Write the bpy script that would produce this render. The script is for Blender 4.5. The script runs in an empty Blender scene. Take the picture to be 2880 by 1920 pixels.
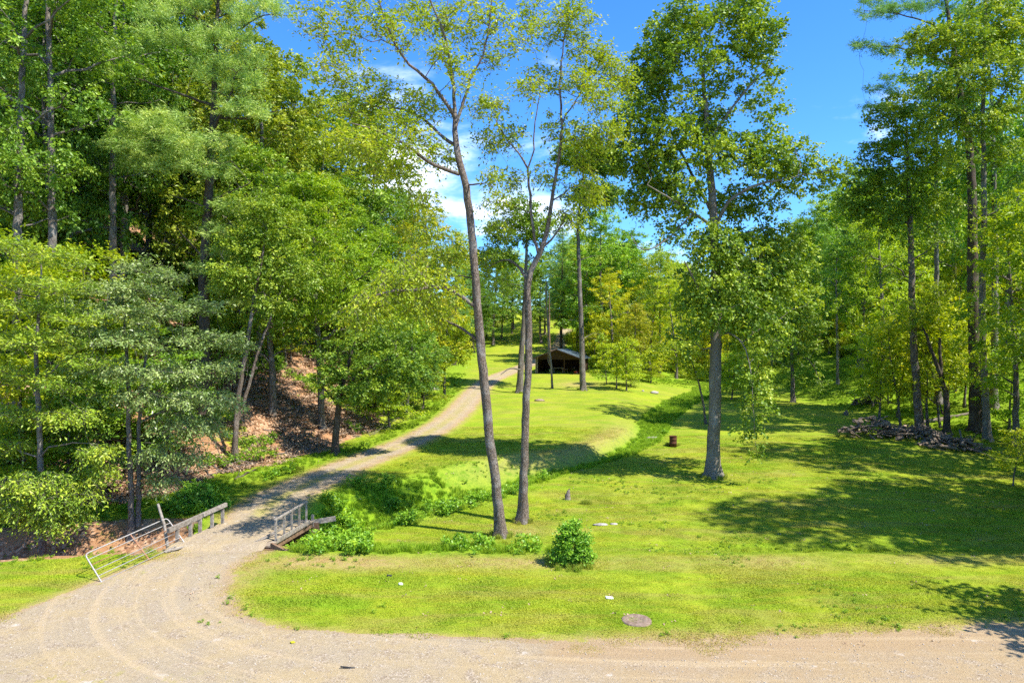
import bpy, math, random
import numpy as np
from mathutils import Vector, Matrix
S = bpy.context.scene
COL = S.collection
R = math.radians
# ------------------------------------------------------------------ camera, sky, sun, exposure
CAMZ = 9.0
F = 1920.0                      # focal length in pixels of the 2880 wide photograph
cam = bpy.data.cameras.new('camera'); cam.lens = 24.0; cam.sensor_width = 36.0
cam.clip_start = 0.1; cam.clip_end = 3000
camo = bpy.data.objects.new('camera', cam); COL.objects.link(camo)
camo.location = (0, 0, CAMZ); camo.rotation_euler = (R(90), 0, 0)
S.camera = camo
SUN_EL, SUN_AZ = R(56), math.atan2(-0.45, 0.9)       # azimuth measured from +x, counter-clockwise
sd = Vector((math.cos(SUN_EL)*math.cos(SUN_AZ), math.cos(SUN_EL)*math.sin(SUN_AZ), math.sin(SUN_EL)))
sl = bpy.data.lights.new('sun', 'SUN'); sl.energy = 5.0; sl.angle = R(0.53); sl.color = (1.0, 0.955, 0.87)
so = bpy.data.objects.new('sun', sl); COL.objects.link(so)
so.rotation_euler = sd.to_track_quat('Z', 'Y').to_euler()
so.location = (60, -20, 80)
W = bpy.data.worlds.new('World'); S.world = W; W.use_nodes = True
S.view_settings.view_transform = 'Standard'; S.view_settings.look = 'None'
S.view_settings.exposure = 0.98; S.view_settings.gamma = 1.0; S.view_settings.use_curve_mapping = False
cy = S.cycles
cy.max_bounces = 7; cy.diffuse_bounces = 4; cy.glossy_bounces = 2; cy.transmission_bounces = 3
cy.transparent_max_bounces = 4; cy.caustics_reflective = False; cy.caustics_refractive = False
cy.use_denoising = False; cy.use_adaptive_sampling = True; cy.adaptive_threshold = 0.02
cy.sample_clamp_indirect = 6.0

class NT:
    """small helper for node trees"""
    def __init__(s, tree): s.t = tree; s.t.nodes.clear()
    def n(s, typ, ins=None, **props):
        nd = s.t.nodes.new(typ)
        for k, v in props.items(): setattr(nd, k, v)
        for k, v in (ins or {}).items():
            sock = nd.inputs[k]
            if isinstance(v, bpy.types.NodeSocket): s.t.links.new(v, sock)
            else: sock.default_value = v
        return nd
    def math(s, op, a, b=0.0, clamp=False):
        nd = s.n('ShaderNodeMath', {0: a, 1: b}, operation=op); nd.use_clamp = clamp; return nd.outputs[0]
    def mixc(s, f, a, b, bt='MIX'):
        nd = s.n('ShaderNodeMix', data_type='RGBA', blend_type=bt)
        for i, v in ((0, f), (6, a), (7, b)):
            if isinstance(v, bpy.types.NodeSocket): s.t.links.new(v, nd.inputs[i])
            else: nd.inputs[i].default_value = v if i == 0 else (tuple(v)+(1,))[:4]
        return nd.outputs[2]
    def ramp(s, f, stops, interp='LINEAR'):
        nd = s.n('ShaderNodeValToRGB', {0: f}); cr = nd.color_ramp; cr.interpolation = interp
        while len(cr.elements) < len(stops): cr.elements.new(0.5)
        for e, (p, c) in zip(cr.elements, stops):
            e.position = p; e.color = (c if isinstance(c, tuple) else (c, c, c))+((1,) if not isinstance(c, tuple) or len(c) == 3 else ())
        return nd.outputs[0]
    def noise(s, vec, scale, detail=3, rough=0.55, dist=0.0):
        return s.n('ShaderNodeTexNoise', {'Vector': vec, 'Scale': scale, 'Detail': detail, 'Roughness': rough, 'Distortion': dist}).outputs[0]
    def smooth(s, v, a, b):
        return s.n('ShaderNodeMapRange', {0: v, 1: a, 2: b, 3: 0.0, 4: 1.0}, interpolation_type='SMOOTHSTEP').outputs[0]

# sky: Nishita plus cumulus, all in the world shader and the same in every direction
w = NT(W.node_tree)
sky = w.n('ShaderNodeTexSky', sky_type='NISHITA', sun_disc=False)
sky.sun_elevation = SUN_EL
sky.sun_rotation = math.atan2(sd.x, sd.y)
sky.altitude = 300; sky.air_density = 1.0; sky.dust_density = 0.25; sky.ozone_density = 3.0
hs = w.n('ShaderNodeHueSaturation', {'Saturation': 1.22, 'Value': 1.1, 'Color': sky.outputs[0]})
skc = w.mixc(1.0, hs.outputs[0], (0.62, 0.92, 1.24), 'MULTIPLY')
tc = w.n('ShaderNodeTexCoord').outputs['Generated']
sep = w.n('ShaderNodeSeparateXYZ', {0: tc})
zz = w.math('ADD', w.math('MAXIMUM', sep.outputs[2], 0.0), 0.22)
dx = w.math('DIVIDE', sep.outputs[0], zz); dy = w.math('DIVIDE', sep.outputs[1], zz)
dv = w.n('ShaderNodeCombineXYZ', {0: dx, 1: dy, 2: 3.7}).outputs[0]
n1 = w.noise(dv, 1.55, 8, 0.58, 0.25)
low = w.smooth(sep.outputs[2], 0.50, 0.12)
thr = w.math('ADD', n1, w.math('MULTIPLY', low, 0.02))
cm = w.smooth(thr, 0.565, 0.72)
ccol = w.ramp(thr, [(0.55, (6.0, 7.4, 9.6)), (0.68, (9.8, 10.2, 11.0))])
mx = w.mixc(w.math('MULTIPLY', cm, 0.88), skc, ccol)
bg = w.n('ShaderNodeBackground', {'Color': mx, 'Strength': 0.122})
w.t.links.new(bg.outputs[0], w.n('ShaderNodeOutputWorld').inputs[0])

# ------------------------------------------------------------------ terrain functions
def sstep(a, b, v):
    t = np.clip((v-a)/(b-a), 0, 1); return t*t*(3-2*t)
def polydist(x, y, P):
    """distance to polyline, signed side (positive to the left of travel), parameter index"""
    x = np.asarray(x, float); y = np.asarray(y, float)
    best = np.full(x.shape, 1e9); side = np.zeros(x.shape); par = np.zeros(x.shape)
    for i in range(len(P)-1):
        ax, ay = P[i][:2]; bx, by = P[i+1][:2]; ux, uy = bx-ax, by-ay; L2 = ux*ux+uy*uy
        t = np.clip(((x-ax)*ux+(y-ay)*uy)/L2, 0, 1)
        d = np.hypot(x-ax-t*ux, y-ay-t*uy)
        s = np.sign(ux*(y-ay)-uy*(x-ax))
        m = d < best
        best = np.where(m, d, best); side = np.where(m, s, side); par = np.where(m, i+t, par)
    return best, side, par
def smoothpoly(P, n=2):
    P = [np.array(p, float) for p in P]
    for _ in range(n):
        Q = [P[0]]
        for a, b in zip(P[:-1], P[1:]): Q += [a*.75+b*.25, a*.25+b*.75]
        Q.append(P[-1]); P = Q
    return P
DRIVE = smoothpoly([(-12.6, 29.0), (-12.3, 32), (-13.2, 35.4), (-13.0, 38.9), (-11.95, 42.5), (-10.7, 46.8), (-9.0, 50.7), (-7.1, 56.9), (-5.5, 65.9), (-4.65, 81.2), (-3.5, 96), (-.4, 108.6), (4.0, 125), (9.5, 150), (14, 175)])
CREEK = smoothpoly([(-75, 22), (-45, 25), (-30, 28.6), (-22, 31.0), (-17, 31.6), (-12.4, 32.1), (-9.3, 35.2), (-5.9, 39.5), (-2.2, 43.2), (1.5, 46.4), (5.0, 48.6), (8.8, 53), (12.0, 60), (15, 70), (21, 84), (30, 100), (36, 130)])
TOE = smoothpoly([(-110, 20), (-60, 28), (-36, 33), (-26, 35.5), (-20.5, 38.5), (-18.6, 43), (-15.6, 48.4), (-12.3, 54.0), (-10.4, 64), (-9.8, 81), (-11, 105), (-12, 150), (0, 190)])
RTOE = smoothpoly([(70, 25), (52, 45), (42, 56), (37.5, 66), (36, 85), (38, 105), (30, 130), (26, 160), (10, 190)])
TEDGE = [(-30, 30), (-12, 32), (-6, 40), (1, 46.6), (5.5, 49), (8.0, 53), (10.5, 58), (14, 70), (20, 85), (28, 105), (30, 200)]
def zp(y): return 0.0563*np.maximum(0, y-34)
def zv(y): return 0.04*np.maximum(0, y-36)-0.3*sstep(28.6, 31.2, y)
def vnoise(x, y, sc, seed=0):
    x = np.asarray(x, float)/sc; y = np.asarray(y, float)/sc
    xi, yi = np.floor(x), np.floor(y); fx, fy = x-xi, y-yi
    fx = fx*fx*(3-2*fx); fy = fy*fy*(3-2*fy)
    def hsh(a, b):
        v = np.sin(a*127.1+b*311.7+seed*74.7)*43758.5453; return v-np.floor(v)
    return (hsh(xi, yi)*(1-fx)+hsh(xi+1, yi)*fx)*(1-fy)+(hsh(xi, yi+1)*(1-fx)+hsh(xi+1, yi+1)*fx)*fy
def creek_cut(x, y):
    d, s, p = polydist(x, y, CREEK)
    n = len(CREEK)-1
    q = p/n
    wid0 = 1-.42*np.exp(-((x+12.5)/2.3)**4)*(y < 38)
    depth = np.interp(q, [0, .30, .5, .60, .70, 1], [1.5, 1.5, .95, .32, .15, .05])
    wid = np.interp(q, [0, .30, .36, .5, .62, .8, 1], [3.0, 2.6, 3.2, 3.3, 1.7, 2.0, 3])*wid0
    d = d+0.5*(vnoise(x, y, 2.1, 5)-.5)
    return depth, wid, d, q
def ground_h(x, y, detail=True):
    x = np.asarray(x, float); y = np.asarray(y, float)
    d, s, p = polydist(x, y, TEDGE)
    width = np.interp(y, [40, 50, 55, 70, 110], [3.6, 2.2, 1.6, 5, 12])
    t = sstep(-width, width*.25, -d*s)       # 0 = terrace side, 1 = valley side
    h = zp(y)*(1-t)+zv(y)*t
    # bare lip of the terrace
    h += .12*np.exp(-((d-0.8)/1.0)**2)*(s > 0)*np.interp(y, [48, 52, 60, 75], [0, 1, 1, 0])
    depth, wid, dc, q = creek_cut(x, y)
    h -= depth*(1-sstep(wid*.22, wid, dc))
    h -= .18*np.exp(-((y-30.6)/1.0)**2)*np.interp(x, [3, 8, 40], [0, 1, 1])
    dt, st, pt = polydist(x, y, TOE)
    dd = np.where(st > 0, dt, 0)
    dd = np.where(dd > 0, np.sqrt(dd*dd+4)-2, 0)
    hill = .60*np.minimum(dd, 60)+.25*np.maximum(dd-60, 0)
    h += hill*np.interp(y, [15, 30, 200], [.8, 1, 1])
    dr, sr, pr = polydist(x, y, RTOE)
    ddr = np.where(sr < 0, np.sqrt(dr*dr+9)-3, 0)
    h += .26*np.minimum(ddr, 90)*np.interp(y, [20, 40, 60], [.35, .6, 1])
    h += .16*np.clip(y-150, 0, 60)
    h = np.minimum(h, np.interp(y, [0, 90, 140, 200, 300], [60, 40, 26, 17, 18])+2*vnoise(x, y, 25, 6))
    if detail:
        g = gravel_sd(x, y)
        off = sstep(.0, 1.5, g)
        rough = .10+.35*np.clip(hill/3, 0, 1)
        h += off*rough*(vnoise(x, y, 2.7, 1)-.5)+off*(.05+.1*np.clip(hill/3, 0, 1))*(vnoise(x, y, .8, 2)-.5)
        h += off*.35*(vnoise(x, y, 11, 3)-.5)*np.clip((y-30)/12, 0, 1)
        h += (1-off)*.035*(vnoise(x, y, 1.3, 4)-.5)
    return h
def gravel_sd(x, y):
    """signed distance to gravel (negative inside)"""
    x = np.asarray(x, float); y = np.asarray(y, float)
    d, s, p = polydist(x, y, DRIVE)
    hw = np.interp(p/(len(DRIVE)-1), [0, .12, .3, .5, 1], [2.1, 1.75, 1.55, 1.4, 1.35])
    g1 = d-hw
    # the road along the front: far edge
    ye = np.interp(x, [-30, -22, -16.6, -15.9, -15.4, -14.6, -13, -9.2, -8.4, -6.0, -3.0, 0, 4, 10, 17, 40], [12, 17.4, 22.2, 24.7, 26.6, 28.8, 26, 22.6, 21.9, 20.9, 20.55, 20.4, 20.7, 21.1, 21.9, 23.5])
    g2 = (y-ye)*.8
    # fillet between road and bridge approach
    lx = np.interp(y, [14, 17.4, 22.2, 24.7, 26.6, 28.8, 31], [-28, -22, -16.6, -15.9, -15.4, -14.6, -14.3])
    rx = np.interp(y, [20.5, 21.3, 22.5, 24.5, 27, 29, 31], [2, -7.0, -8.9, -10.1, -10.9, -10.9, -10.6])
    g3 = np.maximum(np.maximum(lx-x, x-rx), y-31)
    return np.minimum(np.minimum(g1, g2 if True else g1), g3)
def masks(x, y):
    depth, wid, dc, q = creek_cut(x, y)
    dt, st, pt = polydist(x, y, TOE)
    hd = np.where(st > 0, dt, -dt)
    litter = sstep(-.9, .5, hd+1.4*(vnoise(x, y, 3.1, 8)-.5)+.1+np.interp(y, [50, 60, 75, 90], [0, -1.5, -4, -12]))
    wildbed = (x < -15.8)*(dc < 3.0)*(y > 26.5)
    litter = np.maximum(litter, 1.0*wildbed)
    litter *= 1-.75*sstep(.52, .7, vnoise(x*.5+y*.3, y*1.2, 3.4, 77))*np.interp(y, [44, 52], [0.3, 1])*(hd < 9)
    lush = (1-sstep(wid*.75, wid*np.interp(q, [0, .5, .6, 1], [1.7, 1.5, .95, .95]), dc))*np.interp(y, [20, 30, 90, 110], [0, 1, 1, .4])*np.interp(x, [-22, -13], [.9, 1])
    # bank between mown strip and lower lawn
    lush = np.maximum(lush, np.exp(-((y-30.0-.03*x)/1.5)**2)*np.interp(x, [-12, -9, 40], [0, 1, 1])*np.interp(x, [1, 3.5, 9, 12, 16, 19, 40], [1, .32, .3, .6, .6, .32, .3]))
    lush = np.maximum(lush, .75*sstep(-6, -2.0, hd)*(1-sstep(-1.2, .3, hd))*(x < 0))
    # rank grass in the upper gully
    lush = np.maximum(lush, .6*np.exp(-((x-10.6-(y-58)*.25)/3.0)**2-((y-61)/8.0)**2))
    dr, sr, pr = polydist(x, y, RTOE)
    lush = np.maximum(lush, .7*sstep(-2, 3, np.where(sr < 0, dr, -dr)))
    lush = np.maximum(lush, .8*sstep(92, 104, y)*(x > 12))
    d, s, p = polydist(x, y, TEDGE)
    dry = np.exp(-((d-1.4)/1.7)**2)*(s > 0)*np.interp(y, [42, 48, 58, 68], [0, 1, 1, 0])*.7
    dry = np.maximum(dry, .95*np.exp(-((y-27.9-.015*x)/1.0)**2)*np.interp(x, [-13, -9, 4, 9, 40], [0, 1, 1, .6, .4])*(.4+vnoise(x, y, 3.5, 9)))
    dry = np.maximum(dry, .8*np.exp(-((x+10.3)/1.0)**2-((y-26.4)/3.0)**2))
    dry = np.maximum(dry, .95*np.exp(-((x-2.8)/1.1)**2-((y-33.6)/.5)**2))
    dry = np.maximum(dry, .85*np.exp(-((x-9)/3.5)**2-((y-92)/4)**2))
    dry = np.maximum(dry, .7*np.exp(-((x-.6)/1.6)**2-((y-33.7)/1.2)**2))
    g = gravel_sd(x, y)
    dry = np.maximum(dry, .8*np.exp(-(np.maximum(g, 0)/.55)**2))
    return litter, lush*(1-litter), dry
def hz(x, y): return float(ground_h(np.array([x]), np.array([y]))[0])

# ------------------------------------------------------------------ mesh helpers
def mesh_np(name, V, quads=None, tris=None, mi=None, attrs=None, smooth=False, mats=()):
    me = bpy.data.meshes.new(name)
    V = np.asarray(V, np.float32); nv = len(V)
    me.vertices.add(nv); me.vertices.foreach_set('co', V.ravel())
    nq = 0 if quads is None else len(quads); nt = 0 if tris is None else len(tris)
    loops = []
    if nq: loops.append(np.asarray(quads, np.int32).ravel())
    if nt: loops.append(np.asarray(tris, np.int32).ravel())
    L = np.concatenate(loops); me.loops.add(len(L)); me.loops.foreach_set('vertex_index', L)
    me.polygons.add(nq+nt)
    st = np.concatenate([np.arange(nq)*4, nq*4+np.arange(nt)*3]).astype(np.int32)
    me.polygons.foreach_set('loop_start', st)
    if mi is not None: me.polygons.foreach_set('material_index', np.asarray(mi, np.int32))
    if smooth is not False:
        sm = np.ones(nq+nt, bool) if smooth is True else np.asarray(smooth, bool)
        me.polygons.foreach_set('use_smooth', sm)
    for k, a in (attrs or {}).items():
        at = me.attributes.new(k, 'FLOAT', 'POINT'); at.data.foreach_set('value', np.asarray(a, np.float32))
    for m in mats: me.materials.append(m)
    me.update(); me.validate()
    return me
def link(name, me, parent=None, loc=(0, 0, 0), rot=(0, 0, 0), scale=(1, 1, 1), kind=None):
    o = bpy.data.objects.new(name, me); COL.objects.link(o)
    o.location = loc; o.rotation_euler = rot; o.scale = scale
    if parent is not None: o.parent = parent
    if kind: o['kind'] = kind
    return o
def thing(name, label, cat, loc=(0, 0, 0), rz=0, group=None, me=None):
    o = link(name, me, loc=loc, rot=(0, 0, rz)); o['label'] = label; o['category'] = cat
    if group: o['group'] = group
    return o
class MB:
    """collects primitives into one mesh"""
    def __init__(s): s.V = []; s.Q = []; s.T = []; s.S = []; s.n = 0
    def add(s, V, Q, smooth=False):
        V = np.asarray(V, float); s.V.append(V); s.Q.append(np.asarray(Q)+s.n); s.S.append(np.full(len(Q), smooth)); s.n += len(V); return s
    def box(s, c, size, rot=(0, 0, 0), bev=0.0):
        x, y, z = [v/2 for v in size]
        M = Matrix.Translation(c) @ (Matrix.Rotation(rot[2], 4, 'Z') @ Matrix.Rotation(rot[1], 4, 'Y') @ Matrix.Rotation(rot[0], 4, 'X'))
        V = [M @ Vector((a*x, b*y, d*z)) for d in (-1, 1) for a, b in ((-1, -1), (1, -1), (1, 1), (-1, 1))]
        Q = [(3, 2, 1, 0), (4, 5, 6, 7), (0, 1, 5, 4), (1, 2, 6, 5), (2, 3, 7, 6), (3, 0, 4, 7)]
        return s.add([tuple(v) for v in V], Q)
    def tube(s, P, rad, sides=8, caps=True):
        V, Q = tube(P, rad, sides)
        s.add(V, Q, True)
        if caps:
            for k, rev in ((0, True), (len(P)-1, False)):
                ring = list(range(k*sides, (k+1)*sides)); c = np.mean(V[k*sides:(k+1)*sides], 0)
                Vc = np.vstack([V[k*sides:(k+1)*sides], c]); q = []
                for i in range(0, sides, 2):
                    a, b, d = i, (i+1) % sides, (i+2) % sides
                    q.append((sides, d, b, a) if rev else (sides, a, b, d))
                s.add(Vc, q)
        return s
    def mesh(s, name, mat): return mesh_np(name, np.vstack(s.V), np.vstack(s.Q), smooth=np.concatenate(s.S), mats=[mat])
    def build(s, name, mat, parent=None, **k): return link(name, s.mesh(name, mat), parent, **k)
def tube(P, rad, sides=6, wob=0.0, rng=None):
    P = np.asarray(P, float); K = len(P); rad = np.broadcast_to(np.asarray(rad, float), (K,))
    T = np.gradient(P, axis=0); T /= np.linalg.norm(T, axis=1)[:, None]+1e-9
    ref = np.array([0, 0, 1.0]) if abs(T[0][2]) < .8 else np.array([1.0, 0, 0])
    A = np.cross(T, ref); A /= np.linalg.norm(A, axis=1)[:, None]+1e-9
    for i in range(1, K):      # keep frames from flipping
        if (A[i]*A[i-1]).sum() < 0: A[i] = -A[i]
    B = np.cross(T, A)
    th = np.arange(sides)*2*math.pi/sides
    rr = rad[:, None]*np.ones(sides)[None]
    if wob and rng is not None: rr = rr*(1+wob*rng.standard_normal((K, sides)))
    V = P[:, None, :]+rr[..., None]*(np.cos(th)[None, :, None]*A[:, None, :]+np.sin(th)[None, :, None]*B[:, None, :])
    i = np.arange(K-1)[:, None]*sides; j = np.arange(sides)[None]; j2 = (j+1) % sides
    Q = np.stack([i+j, i+j2, i+sides+j2, i+sides+j], -1).reshape(-1, 4)
    return V.reshape(-1, 3), Q

# ------------------------------------------------------------------ materials
def new_mat(name):
    m = bpy.data.materials.new(name); m.use_nodes = True; return m, NT(m.node_tree)
def finish(nt, shader): nt.t.links.new(shader, nt.n('ShaderNodeOutputMaterial').inputs[0])
def leaf_material(name, stops, trans=0.30, rough=0.45, spec=0.35, tcol=(1.25, 1.25, .45)):
    m, t = new_mat(name)
    lv = t.n('ShaderNodeAttribute', attribute_name='lv').outputs['Fac']
    cv = t.n('ShaderNodeAttribute', attribute_name='cv').outputs['Fac']
    f = t.math('ADD', t.math('MULTIPLY', lv, .45), t.math('MULTIPLY', cv, .55))
    c = t.ramp(f, stops)
    oc = t.n('ShaderNodeObjectInfo').outputs['Color']
    c = t.mixc(1.0, c, oc, 'MULTIPLY')
    p = t.n('ShaderNodeBsdfPrincipled', {'Base Color': c, 'Roughness': rough, 'Specular IOR Level': spec})
    tr = t.n('ShaderNodeBsdfTranslucent', {'Color': t.mixc(1.0, c, tcol, 'MULTIPLY')})
    mx = t.n('ShaderNodeMixShader', {0: trans, 1: p.outputs[0], 2: tr.outputs[0]})
    finish(t, mx.outputs[0]); return m
M_GREEN = leaf_material('leaf_green', [(.0, (.10, .19, .022)), (.4, (.20, .31, .030)), (.75, (.33, .43, .042)), (1, (.48, .53, .06))])
M_YEL = leaf_material('leaf_yellow_green', [(.0, (.17, .25, .016)), (.4, (.29, .38, .018)), (.75, (.43, .49, .022)), (1, (.60, .55, .03))], trans=.38)
M_DARK = leaf_material('leaf_dark_green', [(.0, (.06, .14, .018)), (.45, (.15, .26, .024)), (.8, (.29, .40, .032)), (1, (.44, .51, .04))], trans=.30, rough=.48, spec=.35)
M_GREY = leaf_material('leaf_grey_green', [(.0, (.12, .20, .05)), (.45, (.22, .32, .09)), (.8, (.36, .45, .16)), (1, (.48, .56, .24))], trans=.24, rough=.36, spec=.5, tcol=(1.1, 1.2, .5))
M_NEED = leaf_material('pine_needle', [(.0, (.16, .27, .07)), (.45, (.30, .43, .11)), (.8, (.46, .56, .15)), (1, (.60, .62, .18))], trans=.3, rough=.5, spec=.3, tcol=(1.1, 1.2, .6))
def bark_material(name, c1, c2, c3, scale=9.0, bump=.6):
    m, t = new_mat(name)
    co = t.n('ShaderNodeTexCoord').outputs['Object']
    mp = t.n('ShaderNodeMapping', {'Vector': co, 'Scale': (1, 1, .22)}).outputs[0]
    v = t.n('ShaderNodeTexVoronoi', {'Vector': t.n('ShaderNodeVectorMath', {0: mp, 1: t.n('ShaderNodeTexNoise', {'Vector': mp, 'Scale': 6.0}).outputs[1]}, operation='ADD').outputs[0], 'Scale': scale}, feature='DISTANCE_TO_EDGE').outputs[0]
    r = t.smooth(v, 0.0, .18)
    n = t.noise(co, 1.3, 4, .6); n2 = t.noise(mp, 26, 4, .7)
    c = t.mixc(r, c1, c2)
    c = t.mixc(t.smooth(n, .48, .68), c, c3)
    c = t.mixc(t.math('MULTIPLY', n2, .5), c, (c1[0]*.8, c1[1]*.8, c1[2]*.8))
    b = t.n('ShaderNodeBump', {'Strength': bump, 'Distance': .04, 'Height': t.math('ADD', r, t.math('MULTIPLY', n2, .5))})
    p = t.n('ShaderNodeBsdfPrincipled', {'Base Color': c, 'Roughness': .9, 'Specular IOR Level': .15, 'Normal': b.outputs[0]})
    finish(t, p.outputs[0]); return m
B_WAL = bark_material('bark_walnut', (.09, .062, .045), (.31, .245, .19), (.36, .32, .28), 9, .8)
B_TUL = bark_material('bark_tulip', (.14, .115, .09), (.30, .265, .21), (.36, .33, .28), 11, .6)
B_GREY = bark_material('bark_grey', (.09, .072, .06), (.27, .23, .19), (.33, .30, .26), 10)
B_DARK = bark_material('bark_dark', (.05, .037, .027), (.16, .12, .09), (.20, .17, .13), 10)
B_DEAD = bark_material('bark_dead', (.10, .07, .05), (.30, .25, .21), (.36, .32, .28), 8, .4)
def simple_mat(name, c1, c2, scale=6, rough=.8, bump=.2, stretch=(1, 1, 1), metal=0.0, spec=.3):
    m, t = new_mat(name)
    co = t.n('ShaderNodeMapping', {'Vector': t.n('ShaderNodeTexCoord').outputs['Object'], 'Scale': stretch}).outputs[0]
    n = t.noise(co, scale, 6, .65)
    oi = t.n('ShaderNodeObjectInfo').outputs['Random']
    c = t.mixc(t.smooth(n, .35, .65), c1, c2)
    c = t.n('ShaderNodeHueSaturation', {'Color': c, 'Value': t.math('ADD', .82, t.math('MULTIPLY', oi, .36))}).outputs[0]
    b = t.n('ShaderNodeBump', {'Strength': bump, 'Distance': .02, 'Height': n})
    p = t.n('ShaderNodeBsdfPrincipled', {'Base Color': c, 'Roughness': rough, 'Metallic': metal, 'Specular IOR Level': spec, 'Normal': b.outputs[0]})
    finish(t, p.outputs[0]); return m
WOOD = simple_mat('weathered_wood', (.17, .14, .11), (.33, .29, .24), 9, .85, .4, (1, 1, 1))
WOOD_BR = simple_mat('brown_wood', (.13, .075, .04), (.24, .15, .09), 7, .85, .4)
SHEDWOOD = simple_mat('shed_boards', (.032, .016, .009), (.075, .038, .02), 5, .85, .3)
GALV = simple_mat('galvanised_pipe', (.27, .245, .22), (.41, .385, .36), 14, .55, .05, metal=.2, spec=.4)
RUST = simple_mat('rusty_pipe', (.22, .09, .045), (.40, .21, .12), 12, .7, .2)
BARREL = simple_mat('rusty_barrel', (.05, .018, .010), (.13, .045, .02), 5, .75, .3)
ROOFM = simple_mat('roof_metal', (.13, .17, .19), (.22, .27, .30), 2.5, .38, .03, metal=.4, spec=.5)
LOGM = simple_mat('log_wood', (.06, .042, .028), (.27, .21, .155), 7, .9, .5)
LOGEND = simple_mat('log_end', (.20, .14, .09), (.38, .29, .20), 9, .85, .2)
STONE = simple_mat('stone', (.25, .22, .18), (.45, .41, .36), 7, .9, .5)
REDM = simple_mat('red_paint', (.35, .02, .015), (.50, .04, .03), 5, .4, .02)
BLUEM = simple_mat('pale_blue_plastic', (.25, .38, .42), (.34, .48, .52), 4, .5, .02)
DARKM = simple_mat('dark_metal', (.02, .02, .02), (.05, .05, .05), 6, .6, .1)
WHITEM = simple_mat('white_plastic', (.70, .69, .66), (.80, .80, .78), 5, .5, .02)
SLAB = simple_mat('concrete_lid', (.14, .095, .065), (.24, .175, .13), 10, .9, .3)

def grass_colour(t, pos, lush, dry):
    n1 = t.noise(pos, .35, 4, .6); n2 = t.noise(pos, 2.2, 4, .65)
    st = t.n('ShaderNodeMapping', {'Vector': pos, 'Scale': (.22, 1.6, 1)}).outputs[0]
    n3 = t.noise(st, 1.1, 3, .55, .4)
    c = t.mixc(t.smooth(n1, .36, .64), (.20, .285, .018), (.305, .36, .024))
    c = t.mixc(t.math('MULTIPLY', t.smooth(n3, .42, .68), .50), c, (.33, .30, .035))
    c = t.mixc(t.math('MULTIPLY', t.smooth(n2, .5, .72), .45), c, (.20, .31, .006))
    n4 = t.noise(t.n('ShaderNodeMapping', {'Vector': pos, 'Rotation': (0, 0, .25), 'Scale': (.16, .75, 1)}).outputs[0], 1.0, 5, .62, .8)
    c = t.mixc(t.math('MULTIPLY', t.smooth(n4, .47, .66), .62), c, (.30, .27, .06))
    c = t.mixc(t.math('MULTIPLY', t.smooth(n4, .44, .32), .55), c, (.18, .31, .010))
    c = t.mixc(t.math('MULTIPLY', lush, t.math('ADD', .55, t.math('MULTIPLY', n2, .6)), True), c, t.mixc(t.smooth(n2, .35, .62), (.115, .24, .012), (.23, .36, .014)))
    f = t.math('MULTIPLY', dry, t.smooth(t.math('ADD', n2, t.math('MULTIPLY', dry, .3)), .42, .68))
    c = t.mixc(f, c, t.mixc(t.smooth(n2, .4, .6), (.38, .27, .12), (.34, .29, .08)))
    return c
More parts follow.
